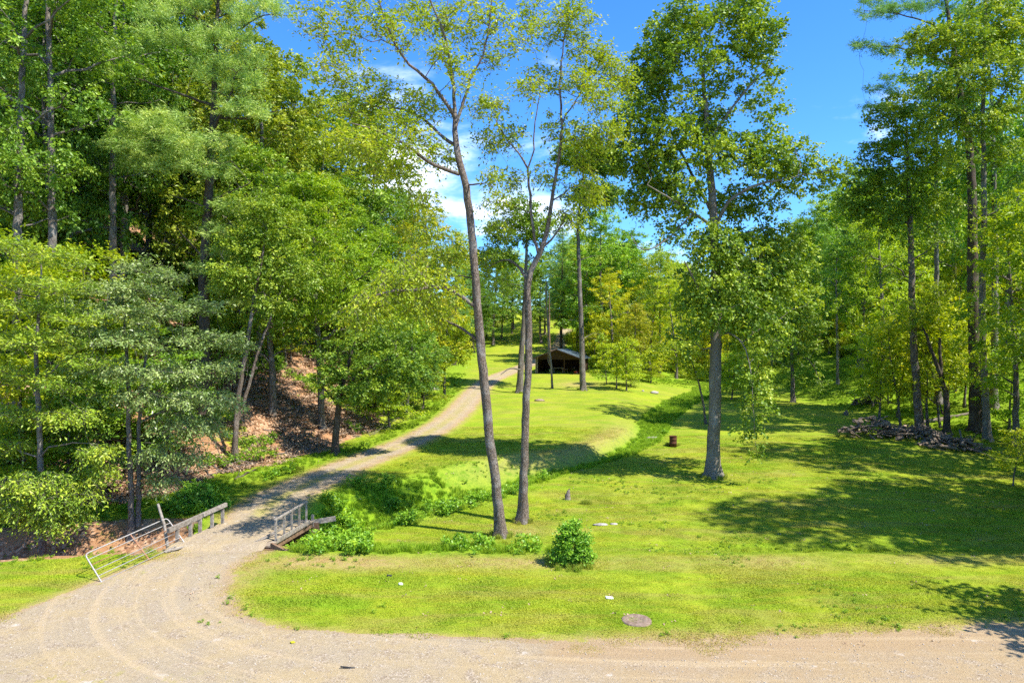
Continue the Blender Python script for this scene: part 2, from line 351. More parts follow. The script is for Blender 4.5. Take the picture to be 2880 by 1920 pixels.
def ground_material():
    m, t = new_mat('ground_cover')
    pos = t.n('ShaderNodeNewGeometry').outputs['Position']
    A = lambda k: t.n('ShaderNodeAttribute', attribute_name=k).outputs['Fac']
    g, litter, lush, dry, med = A('gsd'), A('litter'), A('lush'), A('dry'), A('med')
    gc = grass_colour(t, pos, lush, dry)
    fine = t.noise(pos, 14, 3, .7); fine2 = t.noise(pos, 45, 3, .7)
    gc = t.mixc(t.smooth(fine, .30, .72), t.mixc(1.0, gc, (.75, .8, .7), 'MULTIPLY'), t.mixc(1.0, gc, (1.15, 1.12, 1.1), 'MULTIPLY'))
    gc = t.mixc(t.math('MULTIPLY', t.smooth(fine2, .40, .70), .35), gc, t.mixc(1.0, gc, (.6, .68, .6), 'MULTIPLY'))
    # leaf litter and bare earth
    vo = t.n('ShaderNodeTexVoronoi', {'Vector': pos, 'Scale': 7.5, 'Randomness': 1.0}).outputs['Color']
    vs = t.n('ShaderNodeSeparateColor', {0: vo}).outputs[0]
    lc = t.ramp(vs, [(0, (.13, .07, .04)), (.35, (.28, .165, .10)), (.7, (.42, .27, .18)), (1, (.54, .39, .28))])
    big = t.noise(pos, .5, 4, .6)
    lc = t.mixc(t.smooth(big, .45, .62), lc, t.mixc(fine, (.24, .13, .07), (.46, .27, .15)))
    gfil = t.math('MULTIPLY', t.smooth(t.noise(pos, .9, 5, .7), .57, .66), .75)
    lc = t.mixc(1.0, lc, (1.0, .92, .80), 'MULTIPLY')
    lc = t.mixc(gfil, lc, t.mixc(fine, (.07, .13, .01), (.20, .25, .02)))
    c = t.mixc(t.smooth(t.math('ADD', litter, t.math('MULTIPLY', t.math('SUBTRACT', t.noise(pos, 1.6, 5, .7), .5), 1.1)), .35, .62), gc, lc)
    # gravel
    gb = t.noise(pos, .45, 5, .6); gm = t.noise(pos, 1.6, 6, .7)
    vg = t.n('ShaderNodeTexVoronoi', {'Vector': pos, 'Scale': 17.0}).outputs['Color']
    vgs = t.n('ShaderNodeSeparateColor', {0: vg}).outputs[1]
    vg2 = t.n('ShaderNodeTexVoronoi', {'Vector': pos, 'Scale': 38.0}).outputs['Color']
    vgs2 = t.n('ShaderNodeSeparateColor', {0: vg2}).outputs[0]
    gv = t.ramp(t.math('ADD', t.math('MULTIPLY', vgs, .5), t.math('MULTIPLY', vgs2, .5)), [(.08, (.14, .10, .065)), (.4, (.275, .212, .145)), (.62, (.335, .265, .19)), (.9, (.50, .43, .345))])
    dust = t.mixc(t.smooth(gb, .36, .62), (.375, .287, .158), (.335, .27, .178))
    gv = t.mixc(t.math('MULTIPLY', t.smooth(gm, .30, .56), .82), gv, dust)
    earth = A('earth')
    gv = t.mixc(t.math('MULTIPLY', t.smooth(t.math('ADD', earth, t.math('SUBTRACT', gm, .5)), .3, .9), .8), gv, t.mixc(fine, (.26, .17, .085), (.40, .285, .165)))
    gv = t.mixc(t.math('MULTIPLY', t.smooth(t.noise(pos, 1.1, 4, .6), .63, .72), .55), gv, (.56, .51, .45))
    trk = t.n('ShaderNodeCombineXYZ', {0: t.math('MULTIPLY', A('trk'), 1.7), 1: t.n('ShaderNodeVectorMath', {0: pos, 1: (.05, .05, 0)}, operation='DOT_PRODUCT').outputs['Value']}).outputs[0]
    tk = t.noise(trk, 1.3, 3, .6)
    gv = t.mixc(t.math('MULTIPLY', t.smooth(tk, .50, .66), .5), gv, (.44, .335, .20))
    gv = t.mixc(t.math('MULTIPLY', t.smooth(tk, .45, .32), .35), gv, (.30, .22, .135))
    sdn = t.math('ADD', g, t.math('ADD', t.math('MULTIPLY', t.math('SUBTRACT', t.noise(pos, 1.4, 5, .65), .5), 1.5), t.math('MULTIPLY', t.math('SUBTRACT', t.noise(pos, 7, 4, .7), .5), 1.2)))
    fac = t.smooth(sdn, .10, -.10)
    # grass growing down the middle and in tufts on the gravel
    mg = t.math('MULTIPLY', med, t.smooth(t.noise(pos, 1.5, 5, .7), .34, .52))
    weeds = A('weeds')
    mg = t.math('MAXIMUM', mg, t.math('MULTIPLY', weeds, t.smooth(t.noise(pos, 1.9, 6, .75), .54, .62)))
    fac = t.math('MULTIPLY', fac, t.math('SUBTRACT', 1.0, t.math('MULTIPLY', mg, .85)))
    c = t.mixc(fac, c, gv)
    wet = A('bed')
    c = t.mixc(wet, c, (.05, .04, .025))
    hgt = t.math('ADD', t.math('MULTIPLY', t.noise(pos, 22, 4, .75), 1.0), t.math('MULTIPLY', t.math('ADD', vgs, t.math('MULTIPLY', vs, litter)), .35))
    b = t.n('ShaderNodeBump', {'Strength': .75, 'Distance': .05, 'Height': hgt})
    p = t.n('ShaderNodeBsdfPrincipled', {'Base Color': c, 'Roughness': .95, 'Specular IOR Level': .08, 'Normal': b.outputs[0]})
    finish(t, p.outputs[0]); return m
M_GROUND = ground_material()
def blade_material():
    m, t = new_mat('grass_blades')
    pos = t.n('ShaderNodeNewGeometry').outputs['Position']
    I = lambda k: t.n('ShaderNodeAttribute', attribute_name=k, attribute_type='INSTANCER').outputs['Fac']
    c = grass_colour(t, pos, I('ilush'), I('idry'))
    lv = t.n('ShaderNodeAttribute', attribute_name='lv').outputs['Fac']
    c = t.mixc(lv, t.mixc(1.0, c, (1.2, 1.2, 1.1), 'MULTIPLY'), t.mixc(1.0, c, (1.55, 1.5, 1.4), 'MULTIPLY'))
    p = t.n('ShaderNodeBsdfPrincipled', {'Base Color': c, 'Roughness': .6, 'Specular IOR Level': .2})
    tr = t.n('ShaderNodeBsdfTranslucent', {'Color': c})
    finish(t, t.n('ShaderNodeMixShader', {0: .45, 1: p.outputs[0], 2: tr.outputs[0]}).outputs[0]); return m
M_BLADE = blade_material()

# ------------------------------------------------------------------ terrain mesh split into named surfaces
def axis(segs):
    out = []
    for a, b, st in segs: out += list(np.arange(a, b, st))
    return np.array(out+[segs[-1][1]])
xs = axis([(-420, -120, 12), (-120, -60, 3), (-60, -30, 1.0), (-30, 30, .32), (30, 60, 1.0), (60, 120, 3), (120, 420, 12)])
ys = axis([(-40, 12, 4), (12, 18, .5), (18, 38, .26), (38, 60, .36), (60, 110, .7), (110, 200, 2.5), (200, 600, 16)])
GX, GY = np.meshgrid(xs, ys)
gx, gy = GX.ravel(), GY.ravel()
HZ = ground_h(gx, gy); Lt, Lu, Dr = masks(gx, gy); Gs = gravel_sd(gx, gy)
dcl, _, _ = polydist(gx, gy, DRIVE)
Med = np.exp(-(dcl/.42)**4)*np.interp(gy, [33, 36, 60, 75], [0, 1, .9, .4])
Earth = np.exp(-(np.minimum(Gs, 0)/.8)**2)*.8+.6*np.interp(gx, [-6, 4], [0, 1])*(gy < 24)
Weeds = np.clip(np.exp(-((Gs+.9)/.8)**2)*(gx < -14)*(gy < 29)+.9*np.exp(-((gx+12)/4)**2-((gy-18.0)/.9)**2), 0, 1)
Weeds = np.maximum(Weeds, .8*np.exp(-((gx+12.6)/.5)**2-((gy-28.3)/1.6)**2))
dpt, wid, dcc, qq = creek_cut(gx, gy)
TRK = smoothpoly([(-12.4, 34), (-12.6, 30), (-12.4, 26), (-10.8, 22.6), (-7, 20), (-1, 18.4), (8, 18.0), (40, 18.5)], 3)
Td, Ts, _ = polydist(gx, gy, TRK); Trk = np.where(Ts > 0, Td, -Td)
Bed = (1-sstep(.45, .9, dcc))*(dpt > .9)*.9
nxp, nyp = len(xs), len(ys)
I0 = (np.arange(nyp-1)[:, None]*nxp+np.arange(nxp-1)[None]).ravel()
Q = np.stack([I0, I0+1, I0+1+nxp, I0+nxp], 1)
full = mesh_np('tmp', np.stack([gx, gy, HZ], 1), Q)
NRM = np.zeros((len(gx), 3), np.float32); full.vertices.foreach_get('normal', NRM.ravel())
nr = np.zeros(len(gx)*3, np.float32); full.vertices.foreach_get('normal', nr); NRM = nr.reshape(-1, 3)
bpy.data.meshes.remove(full)
qc = lambda a: a[Q].mean(1)
hd_, hs_, _ = polydist(gx, gy, TOE); hdist = np.where(hs_ > 0, hd_, -hd_)
cls = np.zeros(len(Q), int)                                       # lawn
cls[qc(hdist) > .8] = 1                                           # hillside
cls[(qc(dcc) < 1.1) & (qc(dpt) > .55)] = 2                        # creek bed
onroad = (qc(gy) < 26.0)
cls[(qc(Gs) < 0) & ~((qc(dcc) < 1.1) & (qc(dpt) > .55) & (qc(gy) < 36))] = 3   # driveway
cls[(qc(Gs) < 0) & onroad] = 4                                    # gravel lot in front
for k, nm in enumerate(['lawn', 'wooded_hillside', 'creek_bed', 'driveway', 'gravel_lot']):
    q = Q[cls == k]; u, inv = np.unique(q, return_inverse=True); inv = inv.reshape(q.shape)
    me = mesh_np(nm, np.stack([gx, gy, HZ], 1)[u], inv, attrs=dict(gsd=Gs[u], litter=Lt[u], lush=Lu[u], dry=Dr[u], med=Med[u], earth=Earth[u], weeds=Weeds[u], bed=Bed[u], trk=Trk[u]), smooth=True, mats=[M_GROUND])
    me.normals_split_custom_set_from_vertices([tuple(v) for v in NRM[u]])
    link(nm, me, kind='structure')

# ------------------------------------------------------------------ tree engine
def leaf_cloud(C, rng, twigs=4, tl=.7, per=9, ln=.2, wd=.11, flat=.6, droop=.2, tilt=.6, center=None, twig_r=0.0, spread=.5):
    """sprays of leaves on twigs that leave each clump centre C"""
    C = np.asarray(C, float); N = len(C)
    cv = np.repeat(rng.random(N), twigs)
    B = np.repeat(C, twigs, 0); M = len(B)
    d = rng.standard_normal((M, 3)); d[:, 2] *= flat
    if center is not None:
        o = B-center; o /= np.linalg.norm(o, axis=1)[:, None]+1e-6; d += .8*o
    d /= np.linalg.norm(d, axis=1)[:, None]
    L = tl*(.55+.75*rng.random(M))
    side = np.cross(d, [0, 0, 1.0]); side /= np.linalg.norm(side, axis=1)[:, None]+1e-6
    tt = (np.arange(per)+.3)/per
    tt = np.clip(tt[None]+.06*rng.standard_normal((M, per)), .05, 1.05)
    P = B[:, None]+d[:, None]*(L[:, None]*tt)[..., None]
    P[..., 2] -= droop*(L[:, None]*tt**2)
    sg = np.where(np.arange(per) % 2, 1., -1.)[None, :, None]
    P += .12*L[:, None, None]*rng.standard_normal(P.shape)
    ax = side[:, None]*sg*(.6+.5*rng.random((M, per, 1)))+d[:, None]*.7+spread*rng.standard_normal((M, per, 3))
    ax[..., 2] -= droop*1.2
    ax /= np.linalg.norm(ax, axis=-1)[..., None]
    nr = np.array([0, 0, 1.0])+tilt*rng.standard_normal((M, per, 3))
    wv = np.cross(ax, nr); wv /= np.linalg.norm(wv, axis=-1)[..., None]+1e-6
    up = np.cross(wv, ax)
    P = P.reshape(-1, 3); ax = ax.reshape(-1, 3); wv = wv.reshape(-1, 3); up = up.reshape(-1, 3)
    n = len(P); s = (.5+1.0*rng.random(n))[:, None]
    l = ln*s; wq = wd*s
    V = np.stack([P, P+ax*l*.48+wv*wq*.5+up*l*.08, P+ax*l-up*l*.1, P+ax*l*.48-wv*wq*.5+up*l*.08], 1).reshape(-1, 3)
    Q = np.arange(n*4).reshape(-1, 4)
    lv = np.repeat(rng.random(n), 4); cvv = np.repeat(np.repeat(cv, per), 4)
    tw = None
    if twig_r > 0:
        E = B+d*L[:, None]; E[:, 2] -= droop*L
        a = side*twig_r; b = np.cross(d, side)*twig_r
        TV = np.stack([B+a, B-.5*a+.87*b, B-.5*a-.87*b, E+a*.3, E+.3*(-.5*a+.87*b), E+.3*(-.5*a-.87*b)], 1).reshape(-1, 3)
        k = np.arange(M)[:, None, None]*6
        TQ = (np.array([[0, 1, 4, 3], [1, 2, 5, 4], [2, 0, 3, 5]])[None]+k).reshape(-1, 4)
        tw = (TV, TQ)
    return V, Q, lv, cvv, tw
def sample_blobs(blobs, n, rng, shell=.5):
    """blobs: (cx,cy,cz,rx,ry,rz[,weight])"""
    B = np.array([b[:6] for b in blobs], float)
    wt = np.array([(b[6] if len(b) > 6 else b[3]*b[5]*np.sqrt(b[4]*b[3])**.5) for b in blobs]); wt = wt/wt.sum()
    out = []
    for k, b in enumerate(B):
        m = max(1, int(round(n*wt[k])))
        pts = []
        for _ in range(m):
            c = rng.standard_normal((5, 3)); c /= np.linalg.norm(c, axis=1)[:, None]
            c *= (shell+(1-shell)*rng.random(5)**.6)[:, None]
            c = b[:3]+c*b[3:6]
            if pts:
                P = np.array(pts[-60:]); dd = np.min(np.linalg.norm(c[:, None]-P[None], axis=2), 1); c = c[np.argmax(dd)]
            else: c = c[0]
            pts.append(c)
        out += pts
    return np.array(out)
def grow(stems, C, rng, rise=.35, step=.8, arc=.10, thick=.017, maxL=None):
    """connect the clump centres to the stems with curved branches; returns list of (pts, radii)"""
    NP = [np.array(s[0]) for s in stems]; NR = [np.array(s[1]) for s in stems]
    pos = np.vstack(NP); rad = np.concatenate(NR)
    st = pos.copy()
    d0 = np.array([np.min(np.linalg.norm(st-c, axis=1)) for c in C])
    order = np.argsort(-d0); br = []
    for k in order:
        c = C[k]; v = c-pos; dist = np.linalg.norm(v, axis=1); hor = np.hypot(v[:, 0], v[:, 1])
        cost = dist+.9*np.maximum(0, rise*hor-v[:, 2])+.25*np.maximum(0, v[:, 2]-1.6*hor-2)
        i = int(np.argmin(cost)); p0 = pos[i]; L = dist[i]
        if L < .15: continue
        K = max(3, int(L/step)+1); t = np.linspace(0, 1, K+1)[:, None]
        mid = (p0+c)/2+np.array([0, 0, arc*L])+.09*L*rng.standard_normal(3)
        P = (1-t)**2*p0+2*t*(1-t)*mid+t*t*c
        P[1:-1] += .035*min(L, 4)*rng.standard_normal((K-1, 3))
        r0 = min(.62*rad[i]+.002, thick*L+.012); rr = np.linspace(r0, max(.007, .12*r0), K+1)
        br.append((P, rr))
        pos = np.vstack([pos, P[1:]]); rad = np.concatenate([rad, rr[1:]])
    return br
def resample(P, step, rng=None, jit=0.0):
    P = np.asarray(P, float); seg = np.linalg.norm(np.diff(P[:, :3], axis=0), axis=1); s = np.concatenate([[0], np.cumsum(seg)])
    n = max(3, int(s[-1]/step)+1); u = np.linspace(0, s[-1], n)
    # catmull-like smoothing through cubic interpolation of each coordinate
    out = np.stack([np.interp(u, s, P[:, k]) for k in range(P.shape[1])], 1)
    for _ in range(2): out[1:-1] = .25*out[:-2]+.5*out[1:-1]+.25*out[2:]
    if rng is not None and jit: out[1:-1, :3] += jit*rng.standard_normal((n-2, 3))
    return out
def tree_meshes(name, stems, blobs, n, seed, leaf, bark, lp=None, gp=None, shell=.5, sides=10, flare=1.5, extraC=None, bare=False):
    """stems: list of [(x,y,z,r)...]; the first is the trunk, the others limbs. Returns trunk, limbs, crown meshes"""
    rng = np.random.default_rng(seed)
    st = []; parts = []
    for i, s in enumerate(stems):
        P = resample(s, .55 if i == 0 else .45, rng, .018 if i == 0 else .02)
        if i == 0:
            z = P[:, 2]-P[0, 2]; P[:, 3] *= 1+(flare-1)*np.exp(-z/.45)
        st.append((P[:, :3], P[:, 3]))
        sd_ = sides if i == 0 else 7
        V, Q = tube(P[:, :3], P[:, 3], sd_, .035, rng)
        if i == 0:
            V3 = V.reshape(-1, sd_, 3); c3 = P[:, None, :3]; th_ = np.arange(sd_)*2*math.pi/sd_; zz_ = (P[:, 2]-P[0, 2])[:, None]
            V3 = c3+(V3-c3)*(1+.30*np.cos(4*th_[None]+seed)*np.exp(-zz_/.45)+.05*np.cos(3*th_[None]+zz_*1.3))[..., None]
            V = V3.reshape(-1, 3)
        parts.append(mesh_np('trunk' if i == 0 else 'limb', V, Q, smooth=True, mats=[bark]))
    Cn = sample_blobs(blobs, n, rng, shell) if blobs else np.zeros((0, 3))
    if extraC is not None: Cn = np.vstack([Cn, extraC])
    br = grow(st, Cn, rng, **(gp or {}))
    Vs, Qs, nv = [], [], 0
    for P, rr in br:
        V, Q = tube(P, rr, 5 if rr[0] > .04 else 3); Vs.append(V); Qs.append(Q+nv); nv += len(V)
    nb = sum(len(q) for q in Qs)
    cen = Cn.mean(0)
    if bare:
        return parts, mesh_np('crown', np.vstack(Vs), np.vstack(Qs), smooth=True, mats=[bark], attrs=dict(lv=np.zeros(nv), cv=np.zeros(nv)))
    V, Q, lv, cv, tw = leaf_cloud(Cn, rng, center=cen, **(lp or {}))
    Vb = np.vstack(Vs); Qb = np.vstack(Qs)
    if tw is not None: Qb = np.vstack([Qb, tw[1]+len(Vb)]); Vb = np.vstack([Vb, tw[0]])
    VV = np.vstack([Vb, V]); QQ = np.vstack([Qb, Q+len(Vb)])
    mi = np.concatenate([np.zeros(len(Qb), int), np.ones(len(Q), int)])
    sm = mi == 0
    me = mesh_np('crown', VV, QQ, mi=mi, smooth=sm, mats=[bark, leaf], attrs=dict(lv=np.concatenate([np.zeros(len(Vb)), lv]), cv=np.concatenate([np.zeros(len(Vb)), cv])))
    return parts, me
TRI = [0]
def place_tree(name, label, cat, meshes, loc, rz=0, sc=(1, 1, 1), tint=(1, 1, 1), group=None):
    parts, crown = meshes
    r = thing(name, label, cat, loc, rz, group); r.scale = sc
    for i, p in enumerate(parts): link('trunk' if i == 0 else 'limb', p, r)
    c = link('crown', crown, r); c.color = tuple(tint)+(1,)
    return r
def W3(px, py, Y):
    return np.array([(px-1440)/F*Y, Y, CAMZ-(py-960)/F*Y])
def stem_px(pts, Y0, base):
    """pts: (px,py,radius_m[,dY]) -> local coordinates relative to base"""
    out = []
    for p in pts:
        w3 = W3(p[0], p[1], Y0+(p[3] if len(p) > 3 else 0))-base; out.append((w3[0], w3[1], w3[2], p[2]))
    return out
def blob_px(bl, Y0, base):
    """(px,py,rpx,rpy,rdepth,dY,weight)"""
    out = []
    for b in bl:
        Y = Y0+b[5]; c = W3(b[0], b[1], Y)-base; s = Y/F
        out.append((c[0], c[1], c[2], b[2]*s, b[4], b[3]*s)+((b[6],) if len(b) > 6 else ()))
    return out

# ---- generic kinds (local: base at origin, metres)
def proto(kind, seed):
    rng = np.random.default_rng(seed); u = rng.random
    if kind in ('broad', 'loose'):
        H = 20.0; lean = rng.standard_normal(2)*.6
        tr = [(lean[0]*t**1.5+.25*math.sin(5*t+seed), lean[1]*t**1.5+.2*math.cos(4*t+seed), H*.93*t, .24*(1-t)**.8+.03) for t in np.linspace(0, 1, 9)]
        bl = []
        for k in range(20):
            t = .26+.70*(k+u()*.8)/20; a = k*2.4+u()
            Rm = 4.6*math.sin(math.pi*min(1, (t-.16)/.84)**.75)**.7 if t < 1 else 1
            rr = 1.05+1.1*u()
            bl.append((lean[0]*t+Rm*.72*math.cos(a), lean[1]*t+Rm*.72*math.sin(a), H*t, rr*1.35, rr*1.35, rr*.7))
        bl.append((lean[0], lean[1], H*.93, 1.6, 1.6, 1.8))
        if kind == 'broad':
            return tree_meshes(kind, [tr], bl, 370, seed, M_GREEN, B_GREY, dict(twigs=7, tl=.72, per=10, ln=.225, wd=.135, flat=.5, droop=.25, tilt=.55), shell=.3, sides=8)
        return tree_meshes(kind, [tr], bl, 240, seed, M_YEL, B_GREY, dict(twigs=7, tl=.8, per=9, ln=.24, wd=.13, flat=.35, droop=.25, tilt=.5), shell=.25, sides=8)
    if kind == 'layer':            # understorey tree with horizontal sprays
        H = 9.0
        tr = [(.3*math.sin(3*t+seed), .3*math.cos(2*t), H*.95*t, .10*(1-t)+.015) for t in np.linspace(0, 1, 7)]
        bl = []
        for k in range(13):
            t = .22+.76*k/13; a = k*2.4+u(); Rm = 3.1*(1-.55*t)
            bl.append((Rm*.6*math.cos(a), Rm*.6*math.sin(a), H*t, 1.7, 1.7, .42))
        return tree_meshes(kind, [tr], bl, 170, seed, M_YEL if seed % 2 else M_GREEN, B_GREY, dict(twigs=6, tl=.7, per=10, ln=.19, wd=.11, flat=.22, droop=.12, tilt=.3), gp=dict(rise=.2), shell=.2, sides=7)
    if kind == 'pole':             # tall bare trunk, small crown high up
        H = 22.0
        tr = [(.3*math.sin(3*t+seed)+.5*t, .25*math.cos(2.5*t+seed), H*.95*t, .19*(1-t)**.8+.03) for t in np.linspace(0, 1, 10)]
        bl = []
        for k in range(10):
            t = .50+.47*(k+u()*.8)/10; a = k*2.4+u(); rr = 1.1+.8*u(); Rm = 2.6*math.sin(math.pi*(t-.42)/.62)
            bl.append((.5*t+Rm*.8*math.cos(a), Rm*.8*math.sin(a), H*t, rr*1.3, rr*1.3, rr*.8))
        return tree_meshes(kind, [tr], bl, 170, seed, M_GREEN, B_TUL, dict(twigs=6, tl=.9, per=9, ln=.23, wd=.15, flat=.6, droop=.25, tilt=.6), shell=.35, sides=8)
    if kind == 'tall':             # very tall trunk, crown far above
        H = 34.0
        tr = [(.35*math.sin(3*t+seed)+.9*t, .3*math.cos(2.5*t+seed), H*.95*t, .27*(1-t)**.8+.04) for t in np.linspace(0, 1, 12)]
        bl = []
        for k in range(16):
            t = .40+.58*(k+u()*.8)/16; a = k*2.4+u(); rr = 1.1+1.0*u(); Rm = 3.6*math.sin(math.pi*(t-.3)/.75)
            bl.append((.9*t+Rm*.85*math.cos(a), Rm*.85*math.sin(a), H*t, rr*1.4, rr*1.4, rr*.7))
        return tree_meshes(kind, [tr], bl, 300, seed, M_GREEN, B_GREY, dict(twigs=7, tl=.75, per=9, ln=.20, wd=.13, flat=.45, droop=.25, tilt=.6), shell=.3, sides=9)
    if kind == 'pine':
        H = 24.0
        tr = [(.15*math.sin(3*t+seed), .15*math.cos(3*t), H*t, .27*(1-t)**.9+.02) for t in np.linspace(0, 1, 12)]
        C = []
        for k in range(26):
            t = .30+.69*k/26; Rm = 4.3*(1-t)**.62*(.7+.5*u())+.35
            for j in range(5):
                a = j*1.256+k*.7+.3*u(); L = Rm*(.75+.4*u())
                for q in np.linspace(.4, 1, max(2, int(L/.75))):
                    C.append((L*q*math.cos(a)+.25*rng.standard_normal(), L*q*math.sin(a)+.25*rng.standard_normal(), H*t+.18*L*q+.1*rng.standard_normal()))
        return tree_meshes(kind, [tr], None, 0, seed, M_NEED, B_DARK, dict(twigs=7, tl=.55, per=13, ln=.23, wd=.035, flat=.35, droop=-.15, tilt=.9, spread=.45), gp=dict(rise=.05, arc=.02, thick=.012), extraC=np.array(C), sides=8)
    if kind == 'sapling':
        H = 6.0
        tr = [(.25*math.sin(3*t+seed), .2*math.cos(4*t), H*t, .055*(1-t)+.012) for t in np.linspace(0, 1, 7)]
        bl = [(.9*math.cos(k*2.4)*(1.1-k/11), .9*math.sin(k*2.4)*(1.1-k/11), H*(.34+.62*k/10), .85, .85, .35) for k in range(10)]
        return tree_meshes(kind, [tr], bl, 62, seed, M_YEL, B_GREY, dict(twigs=5, tl=.55, per=9, ln=.17, wd=.10, flat=.3, droop=.15, tilt=.4), gp=dict(rise=.3), shell=.2, sides=6)
    if kind == 'bush':
        st = [[(0, 0, 0, .03), (.3*math.cos(a), .3*math.sin(a), .7, .02), (.55*math.cos(a), .55*math.sin(a), 1.3, .01)] for a in (0, 2.1, 4.2)]
        bl = [(0, 0, 1.0, 1.15, 1.15, .85), (.6, .2, .7, .8, .8, .6), (-.5, -.3, .8, .8, .8, .7)]
        return tree_meshes(kind, st, bl, 110, seed, M_GREEN, B_GREY, dict(twigs=5, tl=.35, per=8, ln=.14, wd=.08, flat=.8, droop=.1, tilt=.7), shell=.55, sides=5, flare=1)
P = {}
for k, n in (('broad', 4), ('loose', 3), ('layer', 3), ('pole', 3), ('tall', 2), ('pine', 2), ('sapling', 3), ('bush', 2)):
    P[k] = [proto(k, 100+13*i+len(k)*7) for i in range(n)]
HGT = dict(broad=20., loose=20., layer=9., pole=22., tall=34., pine=24., sapling=6., bush=1.9)
#=====SPLIT=====
# ------------------------------------------------------------------ scattering of uncountable cover
def src_obj(name, me):
    o = bpy.data.objects.new(name, me); return o
def scatter(name, pts, rz, sc, srcs, label=None, kind='stuff', tilt=None, attrs=None, color=(1, 1, 1), category=None):
    pts = np.asarray(pts, np.float32); n = len(pts)
    me = bpy.data.meshes.new(name); me.vertices.add(n); me.vertices.foreach_set('co', pts.ravel())
    rot = np.zeros((n, 3), np.float32); rot[:, 2] = rz
    if tilt is not None: rot[:, :2] = tilt
    a = me.attributes.new('rot', 'FLOAT_VECTOR', 'POINT'); a.data.foreach_set('vector', rot.ravel())
    a = me.attributes.new('scl', 'FLOAT', 'POINT'); a.data.foreach_set('value', np.asarray(sc, np.float32))
    a = me.attributes.new('var', 'INT', 'POINT'); a.data.foreach_set('value', (np.arange(n) % len(srcs)).astype(np.int32))
    for k, v in (attrs or {}).items():
        a = me.attributes.new(k, 'FLOAT', 'POINT'); a.data.foreach_set('value', np.asarray(v, np.float32))
    o = link(name, me, kind=kind); o.color = tuple(color)+(1,)
    g = bpy.data.node_groups.new(name, 'GeometryNodeTree')
    g.interface.new_socket('Geometry', in_out='INPUT', socket_type='NodeSocketGeometry')
    g.interface.new_socket('Geometry', in_out='OUTPUT', socket_type='NodeSocketGeometry')
    N = g.nodes; L = g.links
    gi = N.new('NodeGroupInput'); go = N.new('NodeGroupOutput'); jn = N.new('GeometryNodeJoinGeometry')
    def attr(nm, dt):
        nd = N.new('GeometryNodeInputNamedAttribute'); nd.data_type = dt; nd.inputs[0].default_value = nm
        return nd.outputs[0]
    rn = attr('rot', 'FLOAT_VECTOR'); sn = attr('scl', 'FLOAT'); vn = attr('var', 'INT')
    for k, s in enumerate(srcs):
        oi = N.new('GeometryNodeObjectInfo'); oi.inputs[0].default_value = s; oi.inputs['As Instance'].default_value = True
        cmp = N.new('FunctionNodeCompare'); cmp.data_type = 'INT'; cmp.operation = 'EQUAL'
        L.new(vn, cmp.inputs[2]); cmp.inputs[3].default_value = k
        ip = N.new('GeometryNodeInstanceOnPoints')
        L.new(gi.outputs[0], ip.inputs['Points']); L.new(cmp.outputs[0], ip.inputs['Selection'])
        L.new(oi.outputs['Geometry'], ip.inputs['Instance'])
        e2r = N.new('FunctionNodeEulerToRotation'); L.new(rn, e2r.inputs[0]); L.new(e2r.outputs[0], ip.inputs['Rotation'])
        L.new(sn, ip.inputs['Scale']); L.new(ip.outputs[0], jn.inputs[0])
    L.new(jn.outputs[0], go.inputs[0])
    m = o.modifiers.new('scatter', 'NODES'); m.node_group = g
    if label: o['label'] = label
    if category: o['category'] = category
    return o
def merged(meshes, name):
    parts, crown = meshes
    obs = parts+[crown]; V = []; Q = []; mi = []; lv = []; cv = []; mats = []; nv = 0
    for me in obs:
        n = len(me.vertices); v = np.zeros(n*3, np.float32); me.vertices.foreach_get('co', v); V.append(v.reshape(-1, 3))
        q = np.zeros(len(me.loops), np.int32); me.loops.foreach_get('vertex_index', q); Q.append(q.reshape(-1, 4)+nv)
        k = np.zeros(len(me.polygons), np.int32); me.polygons.foreach_get('material_index', k)
        base = []
        for m in me.materials:
            if m not in mats: mats.append(m)
            base.append(mats.index(m))
        mi.append(np.array(base)[k])
        for nm, arr in (('lv', lv), ('cv', cv)):
            a = np.zeros(n, np.float32)
            if nm in me.attributes: me.attributes[nm].data.foreach_get('value', a)
            arr.append(a)
        nv += n
    return mesh_np(name, np.vstack(V), np.vstack(Q), mi=np.concatenate(mi), attrs=dict(lv=np.concatenate(lv), cv=np.concatenate(cv)), mats=mats)
RG = np.random.default_rng(5)

# ------------------------------------------------------------------ particular trees of the photograph
def hero(name, label, cat, px, Y, stems, blobs, n, seed, leaf, bark, lp=None, gp=None, shell=.5, tint=(1, 1, 1), flare=1.6, sides=16, extra=None, dz=-.08, bare=False):
    x = (px-1440)/F*Y; base = np.array([x, Y, hz(x, Y)+dz])
    st = [stem_px(s, Y, base) for s in stems]
    # the trunk always starts at the base
    s0 = st[0]; r0 = s0[0][3]; st[0] = [(0, 0, -.15, r0)]+[p for p in s0[1:]]
    bl = blob_px(blobs, Y, base) if blobs else None
    ex = None
    if extra is not None: ex = np.array([W3(p[0], p[1], Y+p[2])-base for p in extra])
    me = tree_meshes(name, st, bl, n, seed, leaf, bark, lp, gp, shell, sides, flare, ex, bare)
    return place_tree(name, label, cat, me, tuple(base), tint=tint)
WLP = dict(twigs=4, tl=.85, per=12, ln=.165, wd=.080, flat=.55, droop=.28, tilt=.75, twig_r=.008)
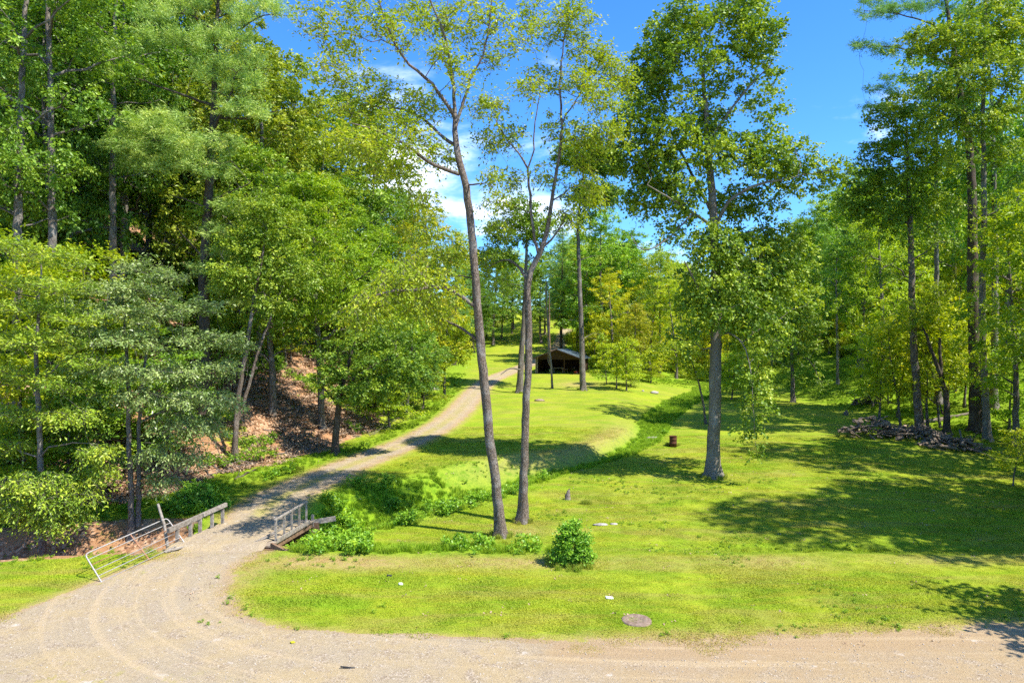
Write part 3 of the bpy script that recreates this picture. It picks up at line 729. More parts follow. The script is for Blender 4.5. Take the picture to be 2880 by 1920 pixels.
hero('walnut_tree', 'tall leaning tree with sparse yellow green leaves, thicker of the pair behind the mown strip', 'tree', 1410, 32.8, [
    [(1410, 1505, 0.281), (1400, 1400, 0.234), (1380, 1250, 0.222), (1362, 1080, 0.215), (1350, 960, 0.207), (1337, 784, 0.195), (1325, 643, 0.183), (1312, 527, 0.172), (1291, 453, 0.160), (1279, 404, 0.144), (1282, 367, 0.125), (1279, 306, 0.086), (1275, 245, 0.078), (1257, 110, 0.058), (1220, 30, 0.043), (1196, -40, 0.031), (1180, -130, 0.016)],
    [(1282, 355, 0.094), (1303, 294, 0.074), (1308, 255, 0.066), (1340, 195, 0.055), (1361, 150, 0.047), (1380, 40, 0.035), (1390, -60, 0.016)],
    [(1279, 330, 0.094, 0), (1227, 245, 0.078, -.8), (1165, 196, 0.066, -1.5), (1122, 150, 0.055, -2), (1090, 80, 0.043, -2.4), (1073, 20, 0.031, -2.6), (1050, -50, 0.016, -3)],
    [(1277, 407, 0.090, 0), (1239, 380, 0.078, .6), (1190, 331, 0.066, 1.3), (1129, 306, 0.055, 2), (1031, 300, 0.039, 3), (960, 270, 0.016, 3.4)],
    [(1291, 490, 0.098, 0), (1227, 471, 0.086, -.7), (1178, 435, 0.074, -1.5), (1129, 400, 0.062, -2.2), (1067, 367, 0.047, -3), (980, 345, 0.023, -3.6)],
    [(1315, 520, 0.047, 0), (1340, 516, 0.039, -.6), (1361, 512, 0.031, -1), (1390, 525, 0.016, -1.3)],
    [(1330, 857, 0.109, 0), (1310, 845, 0.101, -.3), (1288, 822, 0.094, -.6), (1245, 803, 0.082, -1.1), (1165, 818, 0.070, -2), (1080, 818, 0.055, -3), (1030, 840, 0.031, -3.5)],
    [(1333, 784, 0.039, 0), (1276, 770, 0.031, 1), (1227, 778, 0.023, 1.8), (1180, 800, 0.012, 2.4)],
    [(1340, 955, 0.078, 0), (1310, 930, 0.070, .5), (1282, 912, 0.062, .8), (1240, 895, 0.047, 1.4), (1180, 880, 0.023, 2)],
    [(1275, 245, 0.047, 0), (1250, 170, 0.039, 1), (1240, 80, 0.031, 1.8), (1262, 0, 0.023, 2.2), (1270, -70, 0.012, 2.4)]],
    [(900, 60, 60, 60, 1.0, -2), (960, 130, 70, 60, 1.2, -1), (1040, 40, 80, 60, 1.3, -2), (1120, 90, 70, 60, 1.2, -2), (1160, 20, 60, 50, 1, 1), (1230, 70, 70, 60, 1.3, 1), (1300, 60, 60, 60, 1.2, 0), (1390, 60, 45, 70, 1.0, 0), (1370, 160, 45, 60, .9, 1),
     (1240, 160, 60, 50, 1.2, -1), (930, 210, 60, 50, 1, 2), (1010, 230, 70, 45, 1.2, 3), (1010, 310, 90, 40, 1.4, 2, 2.2), (1090, 270, 80, 45, 1.3, 2, 1.5), (1150, 320, 70, 45, 1.3, 1, 1.5), (1100, 360, 80, 40, 1.4, -1, 1.8), (1030, 400, 90, 45, 1.4, -3, 2.4), (1110, 470, 80, 40, 1.4, -1, 1.6), (1180, 540, 60, 35, 1.2, 0, .8), (1160, 410, 70, 45, 1.4, -1, 1.8), (1210, 300, 50, 40, 1, 0), (1240, 430, 40, 35, 1, 1, .7), (1290, 230, 30, 40, .8, -1, .5),
     (1380, 500, 30, 35, .6, -1, .5), (1340, 300, 25, 30, .6, 0, .3),
     (1250, 700, 60, 45, 1.3, 1, 1.3), (1190, 740, 70, 45, 1.4, 0, 1.8), (1130, 780, 70, 45, 1.4, -2, 1.8), (1220, 790, 70, 40, 1.3, -1, 1.4), (1060, 830, 60, 40, 1.3, -3, 1.4), (1150, 850, 80, 35, 1.4, -1, 1.4), (1010, 880, 50, 35, 1.1, -3, 1.), (1230, 860, 50, 35, 1, 1, .9), (1180, 640, 60, 35, 1.2, 1, .8), (1300, 700, 25, 35, .8, 1, .4)],
    620, 11, M_YEL, B_WAL, WLP, dict(rise=.45, thick=.011), shell=.1)
hero('walnut_tree', 'slender forked tree with sparse yellow leaves, thinner of the pair behind the mown strip', 'tree', 1470, 35.4, [
    [(1470, 1465, 0.290), (1473, 1330, 0.207), (1478, 1200, 0.198), (1482, 1080, 0.189), (1488, 960, 0.185), (1484, 860, 0.176), (1482, 790, 0.167), (1500, 740, 0.150), (1516, 720, 0.136), (1532, 690, 0.123), (1540, 645, 0.106), (1557, 520, 0.088), (1576, 429, 0.075), (1582, 343, 0.062), (1572, 245, 0.048), (1580, 150, 0.035), (1600, 40, 0.026), (1605, -60, 0.013)],
    [(1516, 722, 0.088), (1505, 690, 0.079), (1491, 588, 0.070), (1486, 478, 0.062), (1475, 445, 0.048), (1446, 415, 0.040), (1416, 385, 0.035), (1390, 330, 0.018)],
    [(1486, 470, 0.044), (1502, 429, 0.040), (1503, 343, 0.031), (1520, 270, 0.025), (1515, 190, 0.013)],
    [(1530, 692, 0.066, 0), (1556, 672, 0.053, -.3), (1580, 640, 0.040, -.6), (1592, 600, 0.018, -1)],
    [(1484, 790, 0.079, 0), (1460, 747, 0.070, .5), (1430, 725, 0.053, 1), (1395, 735, 0.035, 1.6), (1370, 755, 0.018, 2)],
    [(1578, 400, 0.044, 0), (1610, 390, 0.035, -.5), (1650, 385, 0.026, -1), (1700, 370, 0.013, -1.4)],
    [(1584, 343, 0.040, 0), (1620, 280, 0.031, .6), (1660, 220, 0.025, 1), (1720, 170, 0.013, 1.5)]],
    [(1500, 50, 40, 50, 1, 1, .8), (1560, 80, 50, 60, 1.2, 0), (1620, 50, 50, 60, 1.2, 0, 1.3), (1470, 110, 40, 40, .9, -1, .6), (1640, 150, 50, 50, 1.2, 1, 1.2), (1700, 190, 55, 40, 1.2, 1, 1.5), (1740, 230, 40, 35, 1, 1, 1.1), (1620, 240, 50, 40, 1.1, 0, 1.2), (1680, 280, 55, 40, 1.2, -1, 1.4), (1540, 230, 50, 45, 1, 1, .9), (1490, 250, 40, 40, .9, -1, .7), (1400, 300, 50, 35, 1, -1, .8), (1390, 390, 50, 40, 1, 0, .8), (1450, 380, 45, 35, 1, 1, .7),
     (1640, 370, 60, 40, 1.2, -1, 1.4), (1710, 370, 45, 35, 1, -1, 1.1), (1640, 440, 50, 35, 1, 0, .9), (1560, 350, 40, 40, .9, 1, .5), (1440, 500, 45, 30, .9, 1, .6), (1400, 560, 40, 30, .9, 0, .6), (1650, 530, 60, 40, 1.2, 1, 1.3), (1600, 600, 45, 30, 1, 0, .5), (1410, 640, 45, 30, .9, 1, .6), (1360, 720, 50, 35, 1, 2, .9), (1400, 780, 40, 30, 1, 2, .5), (1520, 480, 30, 30, .7, 0, .4)],
    400, 12, M_YEL, B_WAL, WLP, dict(rise=.45, thick=.010), shell=.1)
hero('tulip_tree', 'large straight tree with dense dark green crown standing alone on the lawn', 'tree', 2005, 44.6, [
    [(2005, 1345, 0.533), (2006, 1270, 0.413), (2010, 1150, 0.387), (2012, 1050, 0.370), (2014, 940, 0.344), (2014, 820, 0.318), (2010, 700, 0.292), (2006, 600, 0.267), (2000, 500, 0.232), (1990, 400, 0.198), (1985, 300, 0.155), (1975, 200, 0.112), (1965, 110, 0.077), (1960, 20, 0.043)],
    [(2010, 640, 0.129, 0), (2050, 560, 0.103, -1), (2120, 520, 0.086, -1.5), (2220, 500, 0.060, -2), (2330, 480, 0.034, -2.3), (2370, 470, 0.017, -2.4)],
    [(2004, 600, 0.120, 0), (1950, 500, 0.095, .8), (1900, 400, 0.077, 1.4), (1860, 300, 0.052, 1.8), (1840, 200, 0.026, 2)],
    [(1990, 400, 0.095, 0), (2040, 330, 0.077, -.6), (2100, 250, 0.060, -1), (2170, 180, 0.034, -1.3)],
    [(2008, 640, 0.112, 0), (1950, 600, 0.086, -1), (1890, 560, 0.060, -1.8), (1820, 520, 0.034, -2.3)],
    [(2012, 700, 0.103, 0), (2080, 660, 0.077, 1.2), (2160, 640, 0.060, 2), (2250, 660, 0.034, 2.4)],
    [(2014, 950, 0.077, 0), (2050, 930, 0.060, -1.4), (2090, 960, 0.043, -2), (2115, 1050, 0.030, -2.3), (2118, 1150, 0.022, -2.4), (2125, 1250, 0.010, -2.4)],
    [(2008, 905, 0.086, -.2), (1985, 850, 0.073, -1.6), (1955, 790, 0.056, -2.2), (1925, 735, 0.039, -2.6)],
    [(1950, 600, 0.060, -1), (1890, 660, 0.052, -1.6), (1835, 705, 0.043, -2), (1795, 705, 0.034, -2.1), (1775, 662, 0.022, -2.1)]],
    [(1960, 20, 90, 60, 2.3, 0, 1.4), (2080, 30, 70, 55, 1.8, 0), (1900, 90, 80, 55, 2, 1), (2020, 100, 100, 60, 2.4, -1, 1.5), (2130, 110, 60, 55, 1.6, -1), (2180, 90, 30, 30, .8, -1, .4), (1850, 170, 70, 50, 1.7, 1), (1940, 190, 90, 55, 2.2, -1, 1.4), (2050, 190, 80, 50, 2, 0, 1.1), (2150, 210, 45, 40, 1.2, -1, .6), (1820, 250, 65, 50, 1.6, 1), (1920, 290, 80, 50, 2, 0, 1.2), (2040, 290, 80, 45, 2, 1, 1.0), (2150, 300, 50, 60, 1.3, 1, .8),
     (1800, 340, 70, 50, 1.7, 0), (1890, 380, 70, 50, 1.8, -1), (1990, 370, 60, 50, 1.8, 1), (2160, 370, 45, 40, 1.2, 0, .5), (1780, 440, 75, 50, 1.7, 0), (1860, 480, 75, 55, 1.9, 0), (2010, 440, 60, 50, 1.7, -1), (2090, 420, 55, 45, 1.4, 0), (2160, 460, 70, 50, 1.6, -1), (2240, 430, 60, 45, 1.4, -1, .8), (2250, 500, 70, 45, 1.4, -1, 1), (2340, 480, 45, 40, 1.1, -2, .8), (2180, 540, 60, 40, 1.4, 0, .7), (1820, 550, 60, 45, 1.4, 0), (1890, 600, 70, 45, 1.5, 0, .9), (1930, 540, 50, 50, 1.5, -1), (2070, 560, 60, 45, 1.5, 1), (1900, 660, 45, 30, 1.1, -1, .4), (2120, 620, 60, 45, 1.4, 1, .7),
     (2010, 680, 70, 60, 1.9, -1), (2100, 700, 75, 50, 1.9, 0), (2190, 670, 65, 45, 1.6, 1), (1990, 780, 85, 70, 2, -1, 2.0), (2090, 790, 85, 65, 2, -1, 1.9), (2180, 760, 70, 60, 1.7, 0), (2250, 720, 55, 45, 1.4, 1, .7), (1960, 860, 65, 60, 1.7, -1, 1.4), (2050, 870, 80, 55, 2, -1, 1.8), (2130, 870, 75, 60, 1.8, -1, 1.1), (2210, 850, 60, 60, 1.5, 0, .8), (2270, 820, 50, 40, 1.2, 1, .5), (1930, 950, 45, 45, 1.2, -1, .5), (2100, 950, 55, 40, 1.3, -1, .8), (2180, 930, 50, 45, 1.3, -1, .6),
     (2120, 1040, 50, 45, 1.1, -2, .6), (2125, 1120, 48, 40, 1.0, -2, .5), (2110, 1190, 40, 40, .8, -2, .32), (2125, 1255, 20, 20, .5, -2.4, .12)],
    1450, 13, M_DARK, B_TUL, dict(twigs=6, tl=.72, per=10, ln=.185, wd=.15, flat=.8, droop=.3, tilt=.75), dict(rise=.4, thick=.014), sides=20, flare=1.4, tint=(1.28, 1.16, .95))
# big pine and neighbours on the left slope
rp = np.random.default_rng(3)
def pine_clumps(bl, seed):
    r = np.random.default_rng(seed); out = []
    for (px, py, rx, ry, n, dY) in bl:
        for _ in range(n):
            a = r.random()*6.28; q = r.random()**.5
            out.append((px+rx*q*math.cos(a), py+ry*q*math.sin(a), dY+1.6*r.standard_normal()*.6))
    return out
NLP = dict(twigs=9, tl=.7, per=16, ln=.27, wd=.040, flat=.55, droop=-.25, tilt=.9, spread=.4)
hero('pine_tree', 'big white pine with pale bluish green plumes and broken dead stubs above the gate', 'tree', 572, 48, [
    [(572, 1180, .42), (575, 1000, .36), (572, 800, .33), (580, 640, .30), (590, 480, .26), (600, 330, .22), (605, 180, .17), (612, 40, .12), (620, -120, .08), (625, -260, .03)],
    [(585, 520, .13, 0), (560, 440, .10, -1), (500, 400, .07, -2), (430, 395, .04, -3)],
    [(588, 400, .12, 0), (620, 320, .10, -1), (650, 270, .08, -1.4), (655, 215, .06, -1.6), (690, 180, .03, -2)],
    [(600, 330, .10, 0), (680, 335, .07, -.6), (740, 325, .05, -1), (782, 312, .02, -1.2)],
    [(602, 300, .11, 0), (520, 270, .08, -.8), (440, 240, .06, -1.3), (350, 210, .03, -1.6)],
    [(610, 120, .09, 0), (680, 80, .06, -.8), (740, 40, .04, -1), (815, 45, .02, -1.2)],
    [(608, 90, .08, 0), (540, 40, .06, -.6), (470, 30, .03, -1)],
    [(585, 590, .06, 0), (530, 560, .05, -1), (475, 548, .02, -1.6)], [(587, 565, .10, 0), (640, 545, .075, -1), (703, 515, .035, -2)], [(575, 725, .08, 0), (530, 680, .055, -1), (490, 632, .02, -2)], [(580, 640, .05, 0), (620, 632, .035, -.6), (655, 628, .012, -1)], [(576, 725, .06, 0), (610, 708, .04, -.5), (650, 702, .012, -1)]],
    None, 0, 14, M_NEED, B_DARK, NLP, dict(rise=.12, arc=.04, thick=.012), extra=pine_clumps([
        (450, 330, 90, 26, 30, -2.5), (420, 380, 110, 34, 42, -3), (350, 400, 60, 24, 18, -3), (480, 440, 100, 32, 36, -2.5), (560, 400, 70, 34, 22, -2), (600, 470, 60, 24, 16, -1.5), (400, 455, 60, 22, 14, -3), (640, 410, 40, 24, 10, -1),
        (640, 300, 60, 24, 18, -1), (700, 310, 55, 20, 14, -1.5), (660, 230, 70, 30, 26, -1.2), (600, 200, 60, 30, 18, -1), (690, 170, 50, 24, 14, -1.4),
        (350, 190, 70, 30, 22, -1.5), (300, 140, 50, 24, 12, -1.6), (420, 120, 60, 30, 16, -1.2), (440, 40, 60, 26, 18, -1), (540, 120, 60, 30, 18, -.8), (560, 110, 50, 24, 12, -1), (650, 110, 60, 26, 20, -1), (680, 40, 50, 26, 18, -1), (780, 40, 34, 14, 8, -1.2), (740, 20, 30, 16, 8, -1.1), (520, 20, 60, 30, 18, -1), (610, -40, 80, 36, 22, 0), (620, -150, 60, 40, 16, 0),
        (640, 570, 45, 18, 12, -1), (660, 585, 30, 14, 8, -1.4), (600, 640, 40, 18, 10, -1), (650, 700, 50, 18, 12, -1), (640, 800, 60, 20, 14, -1), (690, 840, 40, 18, 8, -1), (570, 745, 40, 16, 8, -1)], 4), tint=(1.15, 1.1, .95))
ts = [([(560, 580, .06), (520, 560, .045), (475, 548, .02)]), ([(585, 560, .09), (630, 545, .07), (700, 515, .03)]), ([(565, 720, .07), (520, 670, .05), (490, 632, .03)]), ([(585, 640, .05), (620, 632, .035), (650, 628, .02)]), ([(583, 720, .05), (610, 705, .04), (640, 700, .015)])]
UND = dict(twigs=8, tl=.72, per=12, ln=.155, wd=.07, flat=.16, droop=.26, tilt=.45, twig_r=.006)
hero('understorey_tree', 'grey green twin stemmed tree with glossy drooping sprays behind the gate', 'tree', 372, 33.5, [
    [(368, 1480, .15), (366, 1350, .12), (362, 1220, .11), (360, 1080, .09), (352, 950, .07), (345, 830, .03)],
    [(386, 1478, .14, .2), (390, 1380, .12, .2), (388, 1250, .10, .3), (395, 1120, .085, .4), (410, 1000, .06, .5), (430, 880, .03, .6)]],
    [(330, 820, 80, 26, 1.4, 0, 1), (400, 830, 90, 28, 1.5, -.5, 1.2), (450, 790, 70, 24, 1.3, 0, .8), (280, 870, 80, 26, 1.4, -.5, 1), (380, 890, 100, 28, 1.6, -1, 1.4), (480, 880, 90, 28, 1.5, 0, 1.2), (560, 870, 70, 24, 1.2, .5, .9), (270, 940, 80, 26, 1.4, -1, 1.1), (360, 960, 90, 28, 1.5, -1.3, 1.4), (460, 960, 100, 30, 1.6, -.5, 1.4), (560, 950, 80, 26, 1.3, 0, 1.1), (640, 960, 60, 22, 1, .5, .7),
     (300, 1030, 80, 26, 1.4, -1, 1), (400, 1030, 90, 28, 1.5, -1.3, 1.2), (500, 1040, 90, 26, 1.4, -.5, 1.2), (590, 1030, 70, 24, 1.1, 0, .8), (450, 1110, 80, 26, 1.3, -1, 1), (560, 1110, 80, 26, 1.2, -.5, 1), (630, 1130, 60, 20, 1, 0, .5), (500, 1180, 70, 26, 1.1, -.5, .8), (570, 1190, 60, 24, 1, -.3, .7), (340, 1110, 60, 20, 1.1, -1, .6), (450, 1260, 70, 24, 1, -.4, .6), (520, 1270, 50, 22, .9, -.2, .5), (390, 760, 60, 20, 1.1, 0, .5), (470, 1340, 60, 24, .9, .2, .5)],
    330, 15, M_GREY, B_GREY, UND, dict(rise=.15, thick=.012), shell=.15, tint=(1.05, 1.0, .88))
hero('understorey_tree', 'bright green leafy tree with horizontal sprays at the left edge of the woods', 'tree', 120, 31.5, [
    [(120, 1560, .16), (118, 1400, .13), (110, 1200, .11), (100, 1000, .09), (110, 820, .05), (120, 700, .02)]],
    [(60, 700, 60, 22, 1.4, 0), (150, 740, 80, 24, 1.6, -.5), (60, 800, 70, 24, 1.5, -.5), (180, 820, 80, 24, 1.5, -1), (100, 880, 90, 26, 1.7, -.5, 1.3), (220, 900, 60, 22, 1.3, -1), (30, 960, 70, 26, 1.5, 0), (140, 970, 90, 26, 1.6, -1, 1.3), (220, 1020, 60, 20, 1.2, -1), (60, 1060, 80, 24, 1.5, -.5), (160, 1090, 80, 24, 1.5, -1), (60, 1150, 70, 24, 1.4, 0, .8), (200, 1160, 60, 20, 1.2, -1, .7), (110, 1340, 80, 30, 1.4, -1, 1.2), (190, 1380, 70, 30, 1.2, -1, 1.2), (60, 1420, 70, 30, 1.3, -.6, 1), (170, 1450, 70, 30, 1.1, -.8, .9), (250, 1330, 60, 26, 1.1, -.3, .7), (20, 1240, 60, 22, 1.3, 0, .6), (260, 1260, 50, 20, 1, -.5, .5)],
    290, 16, M_GREEN, B_GREY, UND, dict(rise=.15, thick=.012), shell=.15, tint=(1.15, 1.1, .9))
hero('twin_stem_tree', 'leaning twin stemmed tree rising from the shaded leaf litter bank', 'tree', 660, 46, [
    [(657, 1225, .20), (668, 1120, .16), (685, 1030, .145), (700, 940, .13), (712, 850, .10), (735, 740, .08), (750, 640, .03)],
    [(662, 1200, .13, .3), (690, 1120, .12, .4), (715, 1030, .11, .6), (740, 950, .10, .8), (775, 860, .07, 1), (810, 760, .03, 1.2)]],
    [(700, 780, 80, 40, 1.8, 0, 1.3), (760, 720, 80, 45, 1.9, 1, 1.4), (690, 680, 70, 40, 1.6, 0, 1.1), (780, 640, 80, 45, 1.9, 1, 1.4), (640, 760, 50, 30, 1.2, -1, .6), (830, 760, 70, 40, 1.6, 1, 1.1), (720, 580, 70, 40, 1.7, 0, 1.1), (760, 850, 60, 22, 1.3, 0, .5)],
    300, 17, M_GREEN, B_WAL, dict(twigs=6, tl=.75, per=10, ln=.18, wd=.11, flat=.5, droop=.25, tilt=.6), dict(rise=.35), tint=(1.05, 1.02, .9))
hero('oak_tree', 'small dark green oak on the littered bank left of the driveway', 'tree', 943, 49.5, [
    [(943, 1250, .27), (945, 1200, .23), (952, 1140, .21), (962, 1080, .18), (980, 1020, .13), (1000, 960, .05)],
    [(958, 1110, .12, 0), (1000, 1060, .09, -.8), (1060, 1020, .06, -1.4), (1120, 1000, .03, -1.8)],
    [(950, 1140, .10, 0), (920, 1100, .07, .6), (895, 1080, .03, 1)]],
    [(920, 1060, 55, 28, 1.4, 0), (975, 1100, 60, 26, 1.5, -1), (990, 1030, 70, 34, 1.8, 0, 1.4), (1040, 1090, 60, 30, 1.4, -1, 1.2), (1060, 1030, 65, 34, 1.6, -1, 1.3), (1110, 1080, 55, 36, 1.3, -1, 1.2), (1130, 1010, 55, 32, 1.3, -1, 1.1), (940, 990, 60, 34, 1.6, 1, 1), (1030, 960, 70, 34, 1.7, 0, 1.2), (1170, 1060, 35, 40, .9, -1, .7), (1100, 940, 60, 30, 1.4, 0, .9)],
    230, 18, M_DARK, B_DARK, dict(twigs=6, tl=.6, per=10, ln=.19, wd=.12, flat=.6, droop=.2, tilt=.7), dict(rise=.35))
hero('hickory_tree', 'broad bright yellow green tree overhanging the top of the littered bank', 'tree', 905, 55, [
    [(905, 1130, .27), (900, 1030, .24), (890, 900, .21), (885, 780, .17), (880, 660, .12), (880, 560, .05)],
    [(892, 900, .12, 0), (960, 820, .09, -1.5), (1040, 760, .06, -2.5)],
    [(888, 840, .11, 0), (830, 760, .08, -1.5), (780, 700, .05, -2.4)]],
    [(880, 540, 80, 40, 2, 0), (820, 600, 80, 45, 2.2, -1), (940, 600, 90, 45, 2.3, -1, 1.2), (1010, 660, 80, 45, 2.1, 0, 1), (780, 680, 80, 45, 2.1, -2, 1.1), (880, 680, 90, 45, 2.4, -3, 1.4), (970, 730, 90, 45, 2.2, -3, 1.3), (830, 760, 80, 40, 2.1, -3, 1.2), (1060, 760, 70, 45, 1.9, -1, 1), (920, 800, 90, 40, 2.2, -3, 1.3), (1010, 830, 90, 40, 2.1, -3, 1.2), (840, 850, 80, 40, 1.9, -3, 1.1), (1100, 840, 70, 40, 1.8, -1, .9), (950, 870, 70, 28, 1.9, -3, .9), (1050, 880, 80, 30, 1.8, -2, .9), (1130, 910, 60, 35, 1.5, 0, .8), (1180, 850, 50, 35, 1.4, 2, .6),],
    600, 19, M_YEL, B_GREY, dict(twigs=6, tl=.8, per=10, ln=.20, wd=.11, flat=.5, droop=.25, tilt=.6), dict(rise=.35), tint=(.80, .96, .9))
hero('roadside_tree', 'small yellow tipped tree on the grass slope left of the driveway bend', 'tree', 1250, 78, [
    [(1250, 1070, .16), (1250, 1010, .13), (1255, 950, .09), (1262, 900, .03)]],
    [(1230, 1000, 55, 26, 2, -1), (1285, 985, 40, 30, 1.6, -1), (1260, 940, 55, 28, 2, 0), (1210, 960, 50, 30, 2, 0), (1290, 930, 35, 26, 1.4, 1), (1200, 1030, 45, 24, 1.6, -1), (1300, 1000, 20, 20, .9, -1)],
    170, 20, M_YEL, B_GREY, dict(twigs=6, tl=.8, per=10, ln=.24, wd=.14, flat=.5, droop=.2, tilt=.6), dict(rise=.4))
# tall trunks by the shed
hero('pine_tree', 'tall grey trunked conifer with bare dead twigs standing right of the shed', 'tree', 1640, 86, [
    [(1640, 1092, 0.409), (1637, 1000, 0.330), (1634, 900, 0.297), (1630, 800, 0.264), (1627, 700, 0.224), (1625, 620, 0.178), (1640, 500, 0.119), (1650, 400, 0.040)]],
    [(1640, 440, 80, 34, 3.4, 0), (1620, 520, 90, 34, 3.6, 0, 1.2), (1680, 540, 70, 30, 3, 0), (1600, 590, 70, 26, 3, 1, .8), (1690, 460, 55, 34, 2.6, 0), (1630, 610, 60, 22, 2.6, -1, .7)],
    240, 21, M_DARK, B_GREY, dict(twigs=7, tl=1.2, per=11, ln=.32, wd=.2, flat=.4, droop=.15, tilt=.6), dict(rise=.1), extra=[(1590, 700, 0), (1600, 760, -1), (1690, 720, 0), (1600, 830, 1), (1680, 860, -1), (1590, 900, 0), (1690, 940, 1)], flare=1.25)
hero('forked_trunk_tree', 'thick grey trunk beside the driveway with a curled broken limb near its foot', 'tree', 1380+12, 89, [
    [(1462-75, 1085, .6), (1462-72, 1030, .50), (1460-68, 960, .46), (1470-70, 880, .40), (1478-70, 800, .34), (1480-70, 700, .26), (1485-70, 600, .12)]],
    [(1400, 640, 60, 34, 2.6, 0), (1370, 700, 60, 30, 2.6, 0), (1440, 700, 50, 30, 2.4, 0), (1400, 760, 50, 24, 2.2, 1)], 110, 22, M_GREEN, B_GREY, dict(twigs=6, tl=1.1, per=10, ln=.3, wd=.18, flat=.5, droop=.2, tilt=.6)) if False else None
hero('broken_limb_tree', 'grey trunk right behind the slender forked tree, with a curled broken limb', 'tree', 1462, 84, [
    [(1462, 1085, 0.495), (1464, 1040, 0.363), (1468, 980, 0.330), (1474, 900, 0.297), (1478, 820, 0.251), (1480, 740, 0.198), (1482, 640, 0.132), (1484, 560, 0.053)],
    [(1464, 1040, 0.106, -.5), (1447, 1035, 0.092, -1), (1430, 1032, 0.086, -1.4), (1420, 1045, 0.073, -1.6), (1408, 1053, 0.046, -1.7)]],
    [(1440, 650, 70, 34, 3, 0), (1500, 640, 60, 34, 2.8, 0), (1400, 720, 60, 30, 2.8, 0), (1520, 700, 45, 26, 2.2, 1, .6), (1470, 590, 50, 30, 2.4, 0), (1440, 800, 60, 22, 2.5, 0, .5)],
    190, 23, M_GREEN, B_GREY, dict(twigs=6, tl=1.1, per=10, ln=.3, wd=.18, flat=.5, droop=.2, tilt=.6), tint=(.85, .9, .9), flare=1.2)
hero('dead_sapling', 'thin bare dead trunk leaning in front of the open shed', 'tree', 1553, 88, [
    [(1553, 1085, .13), (1552, 1055, .13), (1548, 1010, .15), (1543, 970, .16), (1541, 920, .13), (1538, 850, .09), (1536, 780, .04)],
    [(1548, 1030, .05), (1540, 1025, .05), (1543, 990, .04), (1535, 975, .02)]],
    None, 0, 24, None, B_DEAD, None, dict(rise=-.1, arc=-.02), extra=[(1520+i*3*(-1)**i, 960-18*i, .3*(-1)**i) for i in range(9)], bare=True)
hero('dead_pine', 'rust brown dead conifer standing behind the shed', 'tree', 1545, 118, [
    [(1545, 1020, .22), (1545, 950, .18), (1545, 870, .10), (1545, 820, .03)]],
    None, 0, 25, None, bark_material('bark_rust', (.16, .09, .05), (.34, .22, .14), (.36, .26, .19), 8, .3), None, dict(rise=-.15, arc=-.04, thick=.012), extra=[(1545+(-1)**i*(12+26*(i/60))*(.5+.5*((i*37) % 10)/10), 850+i*2.3, 1.5*math.sin(i*2.3)) for i in range(64)], bare=True)
# right hand group
hero('poplar_tree', 'pale straight trunk with flaking bark, frontmost at the right edge woods', 'tree', 2777, 58, [
    [(2777, 1225, .34), (2772, 1120, .27), (2765, 1000, .25), (2762, 900, .24), (2764, 760, .22), (2768, 600, .21), (2766, 450, .19), (2764, 300, .16), (2768, 150, .12), (2775, 0, .09), (2780, -120, .03)],
    [(2766, 450, .10, 0), (2720, 380, .07, -1), (2660, 330, .04, -2)], [(2766, 360, .09, 0), (2810, 280, .07, -1), (2870, 200, .04, -2)]],
    [(2780, 60, 80, 60, 2.2, 0), (2860, 120, 70, 60, 2, 0), (2700, 130, 80, 55, 2.2, -1), (2620, 110, 60, 45, 1.6, -1), (2800, 200, 80, 50, 2.2, -2), (2700, 240, 80, 45, 2.1, -2), (2600, 240, 60, 35, 1.6, -2, .7), (2860, 280, 50, 45, 1.6, -2), (2650, 320, 70, 40, 1.8, -2), (2750, 340, 70, 40, 1.9, -2), (2840, 420, 60, 35, 1.6, -1), (2620, 400, 60, 30, 1.5, -1, .7), (2700, 440, 60, 35, 1.6, -2, .8), (2870, 560, 50, 45, 1.5, -1, .8), (2720, 560, 60, 40, 1.6, -1, .8), (2830, 640, 60, 45, 1.6, -2, .8), (2560, 130, 50, 35, 1.3, -1, .6)],
    560, 26, M_GREEN, B_TUL, dict(twigs=6, tl=.8, per=10, ln=.21, wd=.15, flat=.6, droop=.25, tilt=.65), dict(rise=.35), tint=(1.1, 1.02, .8))
hero('pine_tree', 'tall pine with wide dark tiered branches reaching out at the upper right', 'tree', 2748, 62, [
    [(2748, 1160, .58), (2744, 1050, .52), (2738, 900, .47), (2735, 760, .42), (2735, 560, .36), (2726, 400, .30), (2700, 260, .24), (2680, 120, .18), (2660, 0, .13), (2650, -140, .05)],
    [(2665, 90, .10, 0), (2600, 60, .07, -1), (2530, 40, .05, -1.6), (2430, 30, .02, -2)], [(2690, 190, .10, 0), (2600, 150, .07, -1), (2500, 130, .05, -1.6), (2425, 130, .02, -2)]],
    None, 0, 27, M_NEED, B_DARK, NLP, dict(rise=.02, arc=.0, thick=.013), extra=pine_clumps([
        (2470, 40, 60, 12, 16, -2), (2560, 30, 70, 14, 16, -1.5), (2450, 130, 50, 10, 12, -2), (2530, 140, 70, 12, 14, -1.5), (2620, 20, 60, 16, 12, 0), (2480, 5, 60, 14, 12, -1), (2540, 215, 80, 12, 14, -1), (2480, 250, 40, 10, 8, -1.5), (2600, 100, 60, 14, 10, 0), (2700, 30, 60, 20, 12, 1), (2760, 110, 60, 20, 10, 1), (2500, 300, 70, 12, 10, -1), (2640, 260, 60, 16, 10, 0), (2650, -60, 90, 30, 18, 0), (2640, -140, 60, 30, 10, 0)], 9), tint=(.55, .72, .7))
